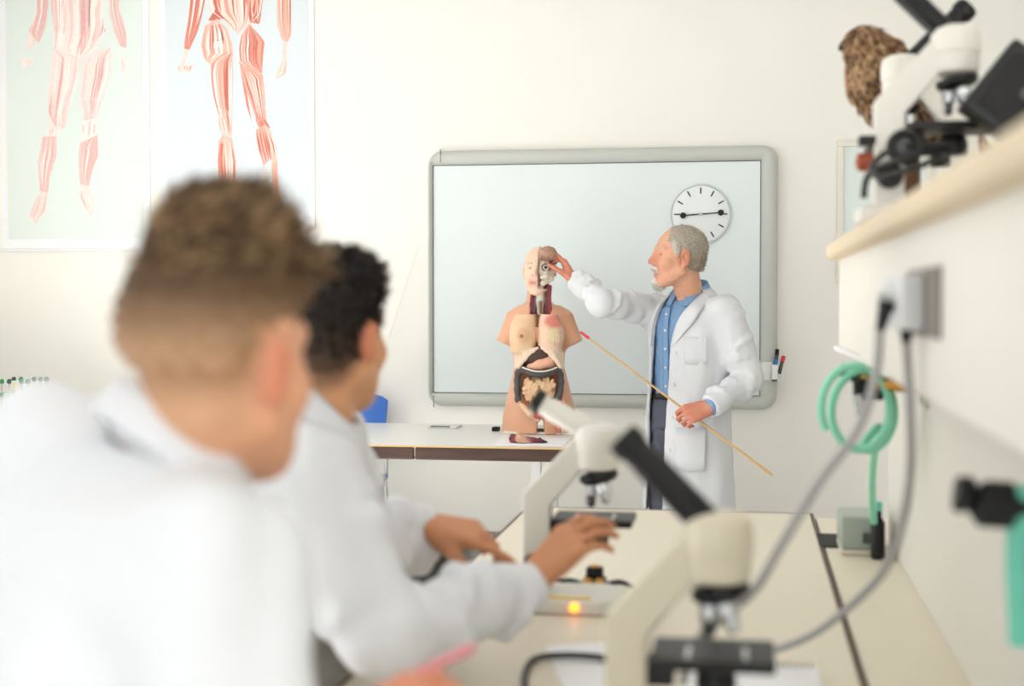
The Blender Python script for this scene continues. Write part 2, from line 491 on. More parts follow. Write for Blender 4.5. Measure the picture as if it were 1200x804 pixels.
# ================================================================== the room
WY = 6.92
XL, XR, YR, ZC = -3.95, 3.0, -2.5, 3.10
structure(MB().box((XL - .2, YR - .2, -.1), (XR + .2, WY + .2, 0)).build('floor', 'floor_vinyl'))
structure(MB().box((XL - .2, YR - .2, ZC), (XR + .2, WY + .2, ZC + .1)).build('ceiling', 'white_paint'))
structure(MB().box((XL - .2, WY, 0), (XR + .2, WY + .2, ZC)).build('wall_back', 'wall'))
structure(MB().box((XR, YR, 0), (XR + .2, WY, ZC)).build('wall_right', 'wall'))
Z0, Z1 = .46, 2.88
def holed(fixed, axis, lo, hi, holes, name):
    """Wall with window openings: holes are (a, b) ranges along the wall."""
    m = MB()
    def bx(a, b, z0, z1):
        if axis == 'y': m.box((fixed[0], a, z0), (fixed[1], b, z1))
        else: m.box((a, fixed[0], z0), (b, fixed[1], z1))
    cur = lo
    for a, b in holes:
        bx(cur, a, 0, ZC); bx(a, b, 0, Z0); bx(a, b, Z1, ZC); cur = b
    bx(cur, hi, 0, ZC)
    return structure(m.build(name, 'wall'))
lh = [(y - .95, y + .95) for y in WIN_Y]
rh = [(x - .95, x + .95) for x in (-2.4, 0.0, 2.0)]  # rear openings are unseen, put in for the fill lamps
holed((XL - .2, XL), 'y', YR, WY, lh, 'wall_left')
holed((YR - .2, YR), 'x', XL, XR, rh, 'wall_rear')
wn = 0
for axis, holes in (('y', lh), ('x', rh)):
    for a, b in holes:
        wn += 1
        fr = MB(); gl = MB(); mid = (a + b) / 2
        for (p, q, z0, z1) in ((a, b, Z0, Z0 + .06), (a, b, Z1 - .06, Z1), (a, a + .06, Z0, Z1), (b - .06, b, Z0, Z1), (mid - .03, mid + .03, Z0, Z1)):
            if axis == 'y': fr.box((XL - .14, p, z0), (XL - .08, q, z1))
            else: fr.box((p, YR - .14, z0), (q, YR - .08, z1))
        if axis == 'y': base = (XL - .11, mid, Z0)
        else: base = (mid, YR - .11, Z0)
        w = structure(fr.build('window_%d' % wn, 'white_paint', origin=np.array(base))); w.location = base
        for (p, q) in ((a + .06, mid - .03), (mid + .03, b - .06)):
            g = MB()
            if axis == 'y': g.box((XL - .115, p, Z0 + .06), (XL - .109, q, Z1 - .06))
            else: g.box((p, YR - .115, Z0 + .06), (q, YR - .109, Z1 - .06))
            g.build('pane', 'glass', w, smooth=False)
# unseen blind, added to block sunlight around the nearest student
rb = empty('light_blocking_blind', (XL + .03, WIN_Y[0], Z0), 'unseen white blind added to cut the light of the left window nearest the camera', 'blind')
MB().box((XL + .012, WIN_Y[0] - 1.0, Z0 - .04), (XL + .016, WIN_Y[0] + 1.0, Z1 + .06)).build('fabric', 'paper', rb)
MB().tube([(XL + .04, WIN_Y[0] - 1.02, Z1 + .08), (XL + .04, WIN_Y[0] + 1.02, Z1 + .08)], .03, 16).build('roller', 'white_paint', rb)
MB().box((XL + .006, WIN_Y[0] - 1.0, Z0 - .06), (XL + .022, WIN_Y[0] + 1.0, Z0 - .035)).build('bottom_bar', 'white_paint', rb)
# unseen ceiling lamps above the frame, added as fill from the top
for lx, ly in ((-2.0, 1.4), (0.6, 1.4), (-2.0, 4.9), (0.6, 4.9)):
    where = ('left' if lx < 0 else 'right') + ' ' + ('front, near the whiteboard' if ly > 3 else 'rear')
    cl = empty('ceiling_fill_light', (lx, ly, ZC - .08), 'unseen white ceiling lamp added as fill at the ' + where, 'ceiling lamp', 'added ceiling lamps')
    MB().box((lx - .62, ly - .17, ZC - .08), (lx + .62, ly + .17, ZC)).build('housing', 'white_paint', cl, bevel=.004)
    MB().box((lx - .58, ly - .14, ZC - .09), (lx + .58, ly + .14, ZC - .079)).build('diffuser', 'fill_lamp_diffuser', cl, bevel=.003)
# grey skirting tiles along the foot of the back wall
bb = structure(MB().box((XL, WY - .012, 0), (XR, WY, .245)).build('baseboard_back', 'grout'))
x = XL + .005
shared = None
off = (P(582, 630, WY)[0] - XL) % 0.30
x = XL + off
while x < XR - .3:
    if shared is None:
        shared = MB().box((-.1465, -.008, 0), (.1465, 0, .24)).build('tile', 'tile', bb, bevel=.002, origin=np.zeros(3))
        o = shared
    else:
        o = shared.copy(); COL.objects.link(o); o.parent = bb
    o.location = (x + .15, WY - .012, .001)
    x += .30

# ================================================================== whiteboard on the back wall
BY = WY
def bp(px, py, dy=0.0): return P(px, py, BY + dy)
c0, c1 = bp(503, 176), bp(910, 480)
bx0, bx1, bz0, bz1 = c0[0], c1[0], c1[2], P(707, 174.5, BY)[2]
wb = empty('whiteboard', ((bx0 + bx1) / 2, BY, bz0), 'large whiteboard in a rounded grey frame on the back wall', 'whiteboard')
ix0, ix1 = bp(509, 300)[0], bp(891.5, 300)[0]
iz0, iz1 = bp(700, 462)[2], bp(700, 191.5)[2]
MB().box((ix0 - .02, BY - .03, iz0 - .02), (ix1 + .02, BY, iz1 + .02)).build('backing', 'dark_grey', wb)
MB().box((ix0 + .004, BY - .034, iz0 + .004), (ix1 - .004, BY - .02, iz1 - .004)).build('writing_surface', 'board', wb, bevel=.001)
def rounded_frame(x0, x1, z0, z1, r, n=8):
    pts = []
    for cx, cz, a0 in ((x1 - r, z1 - r, 0), (x0 + r, z1 - r, 90), (x0 + r, z0 + r, 180), (x1 - r, z0 + r, 270)):
        for k in range(n + 1):
            a = math.radians(a0 + 90 * k / n); pts.append((cx + r * math.cos(a), cz + r * math.sin(a)))
    return pts
out = rounded_frame(bx0, bx1, bz0, bz1, .075)
inn = rounded_frame(ix0, ix1, iz0, iz1, .003)
mids = [((a[0] + b[0]) / 2, (a[1] + b[1]) / 2) for a, b in zip(out, inn)]
rings = [(out, 0.0), (out, -.03), ([(o_[0] * .8 + i_[0] * .2, o_[1] * .8 + i_[1] * .2) for o_, i_ in zip(out, inn)], -.052), (mids, -.058), ([(o_[0] * .15 + i_[0] * .85, o_[1] * .15 + i_[1] * .85) for o_, i_ in zip(out, inn)], -.05), (inn, -.038), (inn, -.02)]
V, F = [], []; n = len(out)
for pts, y in rings: V += [(p[0], BY + y, p[1]) for p in pts]
for i in range(len(rings) - 1):
    for k in range(n):
        F.append((i * n + k, (i + 1) * n + k, (i + 1) * n + (k + 1) % n, i * n + (k + 1) % n))
MB().add(V, F).build('frame', 'board_frame', wb, angle=50)
for px0, py0, px1, py1 in ((519, 176, 519, 191), (511, 463, 511, 476)):
    a = bp(px0, py0); b = bp(px1, py1)
    MB().box((a[0] - .0012, BY - .0585, b[2]), (a[0] + .0012, BY - .05, a[2])).build('frame_joint', 'dark_grey', wb)

# clock on the board
cc = bp(821, 251, -.05); cr = .1395
ck = empty('wall_clock', (cc[0], BY - .035, cc[2]), 'round white wall clock with black disc hands and tick marks', 'clock')
MB().lathe([(cr - .004, 0), (cr - .004, .012), (cr - .008, .014)], (cc[0], BY - .035, cc[2]), (0, -1, 0), 48).build('dial', 'clock_face', ck)
ring = []
for k in range(64):
    a = 2 * math.pi * k / 64; ring.append((cc[0] + cr * math.cos(a), BY - .045, cc[2] + cr * math.sin(a)))
MB().tube(ring + [ring[0]], .0042, 8, caps=False).build('rim', 'clock_rim', ck)
for h in range(12):
    a = math.radians(90 - 30 * h); u = np.array([math.cos(a), 0, math.sin(a)]); v = np.array([-math.sin(a), 0, math.cos(a)])
    c = np.array([cc[0], BY - .0495, cc[2]]) + u * .112
    R = np.stack([u, np.array([0, 1.0, 0]), v], 1)
    MB().box((-.0145, -.0012, -.003), (.0145, .0012, .003), R, c).build('hour_mark', 'black', ck)
for sx, sz, L in ((-1, -.006, .083), (1, .006, .096)):
    tip = np.array([cc[0] + sx * L, BY - .058, cc[2] + sz])
    MB().tube([(cc[0], BY - .058, cc[2]), tip], .003, 8).lathe([(.0145, -.003), (.0145, .003)], tip, (0, -1, 0), 24).build('hand', 'black', ck)
MB().lathe([(.008, 0), (.008, .014)], (cc[0], BY - .049, cc[2]), (0, -1, 0), 20).build('hub', 'clock_rim', ck)

# pen holder clipped to the right of the frame, three pens
hp = bp(905, 432, -.06)
ph = empty('pen_holder', (hp[0], BY - .06, hp[2] - .06), 'white plastic pen holder clipped to the whiteboard frame', 'pen holder')
q0, q1 = bp(889, 424, -.06), bp(905, 446, -.06)
MB().box((q0[0], BY - .068, q1[2]), (q1[0], BY - .0585, q0[2])).build('clip_plate', 'white_paint', ph, bevel=.003)
q2, q3 = bp(904, 432, -.07), bp(917, 447, -.07)
hb = MB()
hb.box((q2[0], BY - .10, q3[2]), (q3[0] + .004, BY - .065, q3[2] + .012))
hb.box((q2[0], BY - .10, q3[2]), (q2[0] + .03, BY - .09, q2[2] + .02)); hb.box((q2[0], BY - .075, q3[2]), (q2[0] + .03, BY - .065, q2[2] + .02))
hb.box((q2[0], BY - .10, q3[2]), (q2[0] + .004, BY - .065, q2[2] + .02)); hb.box((q3[0], BY - .10, q3[2]), (q3[0] + .004, BY - .065, q2[2] - .005))
hb.build('cup', 'white_paint', ph, bevel=.002)
for (tx, ty, bx, by, dy, capm, lab, nm) in ((911, 409, 908, 436, -.082, 'black', 'whiteboard marker with black cap, tallest in the holder', 'k'),
                                   (909.5, 421, 906.5, 438, -.09, 'blue_ink', 'whiteboard marker with blue cap in the holder', 'b'),
                                   (918.5, 417, 913, 438, -.082, 'red', 'whiteboard marker with red cap leaning right in the holder', 'r')):
    t = bp(tx, ty, dy); b = bp(bx, by, dy); u = (t - b) / np.linalg.norm(t - b)
    r = empty('marker_pen', b, lab, 'pen', 'whiteboard markers in the holder')
    MB().tube([b, t - u * .025], .0085, 12).build('barrel', 'dark_grey', r)
    MB().tube([t - u * .028, t - u * .003, t], [.0095, .0095, .006], 12).build('cap', capm, r)

# thin pull cord hanging slantwise left of the board
MB().tube([P(491, 288, WY - .03), P(456, 395, WY - .03), P(440, 452, WY - .03)], .002, 6).build('pull_cord', 'bone_label')
tag(bpy.data.objects['pull_cord'], 'thin pale cord hanging slantwise left of the whiteboard', 'cord')

# second small framed board at the right
q0 = bp(981, 165); q1 = bp(1090, 330)
sb = empty('notice_board', ((q0[0] + q1[0]) / 2, BY, q1[2]), 'narrow framed board on the back wall behind the shelf microscopes', 'board')
MB().box((q0[0] + .01, BY - .015, q1[2] + .01), (q1[0] - .01, BY, q0[2] - .01)).build('panel', 'poster_green', sb)
for (xa, xb, za, zb) in ((q0[0], q1[0], q0[2] - .03, q0[2]), (q0[0], q1[0], q1[2], q1[2] + .03), (q0[0], q0[0] + .03, q1[2] + .03, q0[2] - .03), (q1[0] - .03, q1[0], q1[2] + .03, q0[2] - .03)):
    MB().box((xa, BY - .025, za), (xb, BY, zb)).build('frame_bar', 'bone_label', sb, bevel=.003)

# ================================================================== anatomy posters
PY = WY - .012
REDS = [rgb(240, 172, 152), rgb(232, 142, 122), rgb(244, 196, 178), rgb(214, 116, 100), rgb(248, 224, 212)]
PALE = [rgb(246, 214, 208), rgb(240, 196, 190), rgb(250, 228, 222), rgb(232, 180, 176), rgb(248, 236, 230)]
def poster(name, x0, x1, ytop, ybot, label, shapes, pal, surf, border):
    a = P(x0, 150, WY); b = P(x1, 150, WY); zt = P((x0 + x1) / 2, ytop, WY)[2]; zb = P((x0 + x1) / 2, ybot, WY)[2]
    r = empty(name, ((a[0] + b[0]) / 2, WY, zb), label, 'poster')
    MB().box((a[0], PY + .003, zb), (b[0], WY, zt)).build('sheet', 'paper', r)
    m = border
    MB().box((a[0] + m, PY + .001, zb + m * 1.6), (b[0] - m, PY + .003, zt - m)).build('printed_background', surf, r)
    for zr in (zb, zt): MB().tube([(a[0], PY, zr), (b[0], PY, zr)], .006, 8).build('hanging_rod', 'paper', r)
    V, F, C = [], [], []
    rr = random.Random(3)
    for li, (pts, ci, stripes) in enumerate(shapes):
        col = pal[ci % len(pal)]
        y = PY - .0002 - .00002 * li
        W = [P(px, py, y) for px, py in pts]
        n0 = len(V); V += [tuple(w) for w in W]; F.append(tuple(range(n0, n0 + len(W))) ); C += [col] * len(W)
        if stripes:                                      # muscle fibre lines: spindle strips running down the shape
            top = np.array(min(pts, key=lambda p: p[1]), float); bot = np.array(max(pts, key=lambda p: p[1]), float)
            ys = np.linspace(top[1], bot[1], 9)
            L, Rr = [], []
            for yy in ys:
                xs = []
                for (p, q) in zip(pts, pts[1:] + pts[:1]):
                    if (p[1] - yy) * (q[1] - yy) <= 0 and p[1] != q[1]: xs.append(p[0] + (q[0] - p[0]) * (yy - p[1]) / (q[1] - p[1]))
                if len(xs) >= 2: L.append((min(xs), yy)); Rr.append((max(xs), yy))
            stripes = int(stripes * 1.8)
            for s in range(stripes):
                t = (s + .5 + rr.uniform(-.3, .3)) / stripes; w = rr.uniform(.012, .055)
                i0, i1 = (0, len(L)) if rr.random() < .5 else (rr.randint(0, 2), len(L) - rr.randint(0, 2))
                if i1 - i0 < 3: continue
                yl = PY - .0008 - .00001 * s
                n0 = len(V)
                for i in range(i0, i1):
                    e = math.sin(math.pi * (i - i0) / max(1, i1 - 1 - i0)) * .9 + .1
                    for sg in (-1, 1):
                        k = t + sg * w * e
                        V.append(tuple(P(L[i][0] + (Rr[i][0] - L[i][0]) * k, L[i][1], yl)))
                cc_ = pal[rr.randint(0, len(pal) - 1)] if rr.random() < .6 else (pal[3] if rr.random() < .5 else rgb(252, 244, 238))
                C += [cc_] * (len(V) - n0)
                for i in range(i1 - i0 - 1): F.append((n0 + 2 * i, n0 + 2 * i + 1, n0 + 2 * i + 3, n0 + 2 * i + 2))
    np_mesh('printed_figure', V, F, 'print', r, smooth=False, cols=np.array(C))
    return r
right_fig = [
    ([(222, -60), (246, -60), (240, 0), (236, 20), (231, 38), (222, 58), (216, 57), (217, 42), (220, 22), (222, 0)], 1, 7),
    ([(217, 58), (222, 58), (217, 74), (213, 84), (209, 76), (211, 76)], 4, 0), ([(208, 78), (226, 76), (224, 84), (210, 84)], 4, 3),
    ([(325, -60), (345, -60), (341, 0), (341, 42), (336, 50), (330, 46), (325, 30), (324, 0)], 2, 6),
    ([(331, 50), (336, 50), (336, 72), (331, 72)], 4, 1), ([(326, 80), (332, 68), (336, 72), (335, 86), (329, 90), (322, 94)], 4, 3),
    ([(246, -60), (312, -60), (309, 0), (305, 24), (290, 30), (278, 40), (262, 24), (246, 14), (243, 0)], 4, 8),
    ([(288, 0), (308, 0), (304, 28), (293, 26)], 3, 3), ([(244, 24), (254, 8), (262, 22), (250, 24)], 3, 0),
    ([(240, 30), (254, 22), (266, 34), (272, 52), (273, 66), (262, 62), (248, 76), (240, 70), (236, 54)], 2, 5),
    ([(248, 30), (258, 28), (262, 44), (262, 54), (249, 54)], 1, 4), ([(250, 49), (262, 47), (262, 55), (250, 56)], 4, 0),
    ([(247, 76), (260, 62), (272, 60), (273, 90), (272, 130), (272, 158), (264, 150), (254, 128), (249, 104)], 0, 8),
    ([(254, 126), (271, 130), (272, 160), (262, 162), (257, 150)], 4, 4),
    ([(256, 164), (262, 158), (272, 162), (277, 190), (276, 215), (266, 240), (258, 220), (255, 190)], 2, 4),
    ([(258, 168), (262, 168), (259, 205), (255, 190)], 1, 0),
    ([(280, 44), (292, 28), (309, 48), (307, 66), (307, 86), (300, 84), (280, 74), (278, 58)], 0, 9),
    ([(281, 74), (300, 84), (308, 88), (310, 115), (312, 142), (303, 146), (297, 130), (290, 108), (284, 96)], 0, 8),
    ([(283, 90), (289, 108), (295, 143), (289, 124)], 1, 0),
    ([(299, 130), (312, 142), (317, 150), (305, 152), (300, 142)], 1, 3),
    ([(300, 152), (310, 146), (316, 150), (324, 172), (325, 188), (320, 190), (313, 182), (309, 194), (303, 176), (300, 160)], 2, 6),
    ([(304, 176), (309, 194), (316, 216), (322, 240), (312, 214)], 4, 2),
    ([(318, 190), (325, 188), (327, 216), (330, 245), (322, 240), (319, 212)], 2, 3),
]
left_fig = [
    ([(42, -40), (62, -40), (57, 8), (54, 30), (46, 50), (40, 46), (34, 36), (42, 18)], 1, 5),
    ([(34, 38), (42, 46), (38, 56), (31, 58)], 2, 2), ([(24, 70), (38, 68), (36, 78), (26, 78)], 4, 3),
    ([(128, -40), (140, -40), (140, 10), (148, 40), (148, 56), (141, 54), (134, 38), (128, 14)], 1, 5), ([(142, 68), (150, 66), (150, 84), (144, 88)], 4, 2),
    ([(60, -40), (128, -40), (122, 18), (124, 36), (112, 58), (96, 70), (80, 70), (62, 60), (64, 34), (62, 8)], 4, 6),
    ([(60, -20), (84, -20), (80, 10), (76, 40), (64, 36), (60, 8)], 0, 4), ([(92, -20), (106, -20), (106, 50), (94, 66)], 1, 4),
    ([(106, 0), (122, 20), (124, 36), (108, 52)], 3, 3),
    ([(62, 56), (94, 68), (92, 90), (84, 118), (76, 150), (66, 152), (56, 140), (58, 104), (60, 76)], 2, 5),
    ([(58, 108), (82, 108), (76, 150), (66, 152), (56, 132)], 0, 3),
    ([(96, 72), (112, 60), (130, 56), (131, 84), (122, 112), (112, 138), (100, 142), (93, 116)], 2, 5),
    ([(94, 118), (118, 120), (110, 140), (98, 142)], 0, 3),
    ([(56, 146), (72, 148), (68, 160), (54, 162)], 4, 2), ([(96, 142), (114, 138), (112, 160), (96, 164)], 4, 2),
    ([(50, 160), (66, 160), (66, 182), (58, 208), (56, 226), (47, 224), (44, 190)], 1, 4),
    ([(94, 168), (114, 158), (115, 182), (108, 200), (104, 218), (94, 216), (92, 188)], 1, 4),
    ([(46, 226), (56, 226), (54, 246), (42, 262), (34, 254), (40, 238)], 2, 4), ([(94, 218), (104, 220), (112, 240), (108, 253), (98, 244), (92, 230)], 2, 4),
]
poster('anatomy_poster', 189, 369, -80, 268, 'pale blue wall poster of back muscles, beside the whiteboard', right_fig, REDS, 'poster', .03)
poster('anatomy_poster', 2, 176, -80, 293, 'pale green wall poster of front muscles, leftmost on the wall', left_fig, PALE, 'poster_green', .035)

# ================================================================== back table
TZ = .80
tx0, tx1 = -2.05, P(672, 535, 5.62)[0]
ty0, ty1 = 5.62, 6.62
tb = empty('demonstration_table', ((tx0 + tx1) / 2, (ty0 + ty1) / 2, 0), 'long white-topped table with dark walnut edge before the whiteboard', 'table')
MB().box((tx0, ty0, TZ - .045), (tx1, ty1, TZ)).build('tabletop', 'table_white', tb, bevel=.004)
MB().box((tx0, ty0 - .004, TZ - .006), (tx1, ty0 + .002, TZ + .0005)).build('edge_strip', 'pointer_wood', tb)
jx = P(486, 535, 5.62)[0]
for a, b in ((tx0, jx - .002), (jx + .002, tx1)):
    MB().box((a, ty0 - .008, TZ - .056), (b, ty0 + .02, TZ - .006)).build('edge_band', 'walnut', tb, bevel=.006)
MB().box((tx1 - .02, ty0 + .02, TZ - .056), (tx1 + .006, ty1, TZ - .006)).build('edge_band', 'walnut', tb, bevel=.006)
for lx in (tx0 + .15, tx1 - .2):
    for ly in (ty0 + .35, ty1 - .1):
        MB().box((lx - .02, ly - .02, 0), (lx + .02, ly + .02, TZ - .045)).build('leg', 'socket', tb, bevel=.003)
q0, q1 = P(500, 505.5, 6.35), P(534, 505.5, 6.35)
sk = empty('cable_tray', ((q0[0] + q1[0]) / 2, 6.4, TZ), 'flat white tray with a dark slot lying on the back table', 'tray')
MB().box((q0[0], 6.36, TZ), (q1[0], 6.50, TZ + .008)).build('body', 'socket', sk, bevel=.003)
MB().box((q0[0] + .015, 6.36, TZ + .008), (q1[0] - .03, 6.375, TZ + .012)).build('slot', 'dark_grey', sk)
q0, q1 = P(577, 507, 6.3), P(585, 507, 6.3)
e = MB().box((q0[0], 6.28, TZ), (q1[0], 6.33, TZ + .018)).build('board_eraser', 'black_matte', bevel=.003)
tag(e, 'small black block on the table left of the torso model', 'eraser')
q0, q1 = P(577, 523, 5.72), P(660, 523, 5.72)
e = MB().box((q0[0], 5.70, TZ), (q1[0], 6.0, TZ + .003)).build('paper_sheet', 'paper'); tag(e, 'white paper lying under the dark red organ on the back table', 'paper')
q0 = P(697, 517, 6.35); q1 = P(706, 506, 6.45)
e = MB().tube([(q0[0] - .01, 6.2, TZ + .012), (q0[0] + .005, 6.45, TZ + .012)], .012, 8).build('metal_rod', 'steel'); tag(e, 'grey metal rod at the right end of the back table', 'rod')

# blue chair behind the table
cx = P(410, 480, 6.74)[0]; cy = 6.6
ch = empty('school_chair', (cx, cy - .1, 0), 'blue plastic chair with metal legs behind the back table', 'chair')
zt = P(430, 463, 6.74)[2]; zs = .52
V, F = [], []
nx, nz = 12, 8
for s in (0, 1):
    for j in range(nz + 1):
        for i in range(nx + 1):
            u = -1 + 2 * i / nx; v = j / nz
            hw = .185 * (1 - .12 * (1 - v) ** 2); 
            z = .70 + (zt - .70) * v - (.03 * abs(u) ** 6 if v == 1 else 0)
            V.append((cx + u * hw, cy + .16 - .02 * (1 - u * u) * -1 - .025 * u * u + .03 * v + s * .012, z))
m_ = (nx + 1) * (nz + 1)
for j in range(nz):
    for i in range(nx):
        a = j * (nx + 1) + i
        F += [(a, a + 1, a + nx + 2, a + nx + 1), (m_ + a, m_ + a + nx + 1, m_ + a + nx + 2, m_ + a + 1)]
for i in range(nx):
    for a, b in ((i, i + 1), (nz * (nx + 1) + i + 1, nz * (nx + 1) + i)): F.append((b, a, m_ + a, m_ + b))
for j in range(nz):
    for a, b in ((j * (nx + 1), (j + 1) * (nx + 1)), ((j + 1) * (nx + 1) + nx, j * (nx + 1) + nx)): F.append((a, b, m_ + b, m_ + a))
MB().add(V, F).build('backrest', 'blue_plastic', ch)
MB().box((cx - .2, cy - .28, zs), (cx + .2, cy + .12, zs + .022)).build('seat', 'blue_plastic', ch, bevel=.01, seg=3)
for sx in (-1, 1):
    MB().tube(spline([(cx + sx * .175, cy + .155, .72), (cx + sx * .18, cy + .15, .60), (cx + sx * .185, cy + .10, zs - .01), (cx + sx * .19, cy - .10, zs - .015)], 6), .011, 10).build('back_support', 'chrome', ch)
    MB().tube([(cx + sx * .185, cy + .10, zs), (cx + sx * .20, cy + .17, 0)], .012, 10).build('leg', 'chrome', ch)
    MB().tube([(cx + sx * .185, cy - .22, zs), (cx + sx * .20, cy - .27, 0)], .012, 10).build('leg', 'chrome', ch)

# ================================================================== side cabinet and lattice model at far left
cb = empty('side_table', (-3.4, 6.5, 0), 'white side table at the far left under the posters', 'table')
CBZ = P(20, 494, 6.3)[2]
MB().box((XL + .03, 6.1, CBZ - .03), (-2.9, 6.86, CBZ)).build('tabletop', 'white_paint', cb, bevel=.004)
for lx in (XL + .08, -2.95):
    for ly in (6.15, 6.8): MB().box((lx - .02, ly - .02, 0), (lx + .02, ly + .02, CBZ - .03)).build('leg', 'white_paint', cb, bevel=.002)
lt = empty('lattice_model', (P(21, 490, 6.3)[0], 6.4, CBZ), 'ball-and-stick crystal lattice model with green balls, far left edge', 'lattice model')
cols_px = [4, 12.5, 21, 28, 35.5, 42.5]; rows_px = [446, 461.5, 478]
for iy, Y in enumerate((6.22, 6.40)):
    for r_, py in enumerate(rows_px):
        z = P(21, py, 6.3)[2]
        a = P(0, py, 6.3)[0] - .03; b = P(44, py, 6.3)[0]
        MB().tube([(a, Y, z), (b, Y, z)], .0045, 6).build('bar', 'lattice_bar', lt)
        for i, px in enumerate(cols_px):
            if (i + r_ + iy) % 4 == 3: continue
            mname = ('lattice_green', 'lattice_dark', 'lattice_green')[(i * 2 + r_ + iy) % 3]
            MB().sphere((P(px, py, 6.3)[0], Y, z), .0125, 10, 7).build('ball', mname, lt)
    for i, px in enumerate(cols_px):
        xx = P(px, 460, 6.3)[0]
        MB().tube([(xx, Y, CBZ), (xx, Y, P(21, 445, 6.3)[2])], .0028, 6).build('stick', 'steel' if i % 3 else 'yellow', lt)

# ================================================================== students' desk
DZ = .78
dx0, dx1, dy0, dy1 = -.64, .19, 1.56, 4.16
dk = empty('laboratory_desk', ((dx0 + dx1) / 2, (dy0 + dy1) / 2, 0), 'long beige laboratory desk with dark edges, microscopes standing on it', 'desk')
MB().box((dx0 + .008, dy0 + .008, DZ - .03), (dx1 - .006, dy1 - .008, DZ)).build('desktop', 'desk', dk, bevel=.001)
MB().box((dx1 - .006, dy0, DZ - .032), (dx1 + .004, dy1, DZ + .001)).build('edge_band', 'desk_edge', dk, bevel=.002)
MB().box((dx0, dy0, DZ - .032), (dx0 + .008, dy1, DZ + .001)).build('edge_band', 'desk_edge', dk, bevel=.002)
MB().box((dx0 + .008, dy1 - .008, DZ - .032), (dx1 - .006, dy1, DZ + .001)).build('edge_band', 'desk_edge', dk, bevel=.002)
for ly in (dy0 + .1, 2.3, dy1 - .1):
    for lx in (dx0 + .06, dx1 - .06):
        MB().box((lx - .022, ly - .022, 0), (lx + .022, ly + .022, DZ - .03)).build('leg', 'socket', dk, bevel=.003)

# ================================================================== service bench with raised shelf at the right
PX, PYF = .36, 3.72           # lower panel face, far end
bn = empty('service_bench', (.5, 2.4, 0), 'cream service bench with tall panel and raised shelf at the right', 'bench')
MB().box((dx1 + .008, .4, .72), (.95, 4.10, DZ - .002)).build('counter', 'counter', bn, bevel=.004)
MB().box((.26, .45, 0), (.92, 4.0, .72)).build('base_cabinet', 'panel', bn, bevel=.004)
MB().box((PX, .3, DZ - .002), (.74, PYF, 1.28)).build('lower_panel', 'panel', bn, bevel=.003)
UX = .235
MB().box((UX, .3, 1.265), (.80, PYF, 1.50)).build('service_duct', 'panel', bn, bevel=.004)
SZ = 1.537
MB().box((.202, .25, 1.497), (.84, PYF + .02, SZ)).build('shelf_board', 'shelf_wood', bn, bevel=.012, seg=4)
q0, q1 = P(963, 632, 3.55), P(984, 614, 3.85)
hatch = MB().box((q0[0], 3.60, DZ - .001), (q0[0] + .055, 3.80, DZ + .002)).build('cable_hatch', 'black_matte', bn)
# power sockets on the duct
so = empty('power_socket', (UX, 1.70, 1.30), 'pale wall socket box with two grey plugs on the duct', 'socket')
ya = UX / (P(1104, 350, 1)[0]); yb = UX / (P(1072, 350, 1)[0])
zlo, zhi = 1.315, 1.415
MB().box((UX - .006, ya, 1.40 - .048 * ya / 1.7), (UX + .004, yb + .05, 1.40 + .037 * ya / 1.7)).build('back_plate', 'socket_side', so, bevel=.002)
MB().box((UX - .036, ya + .12, 1.358), (UX - .006, yb + .10, 1.432)).build('front_box', 'socket', so, bevel=.004)
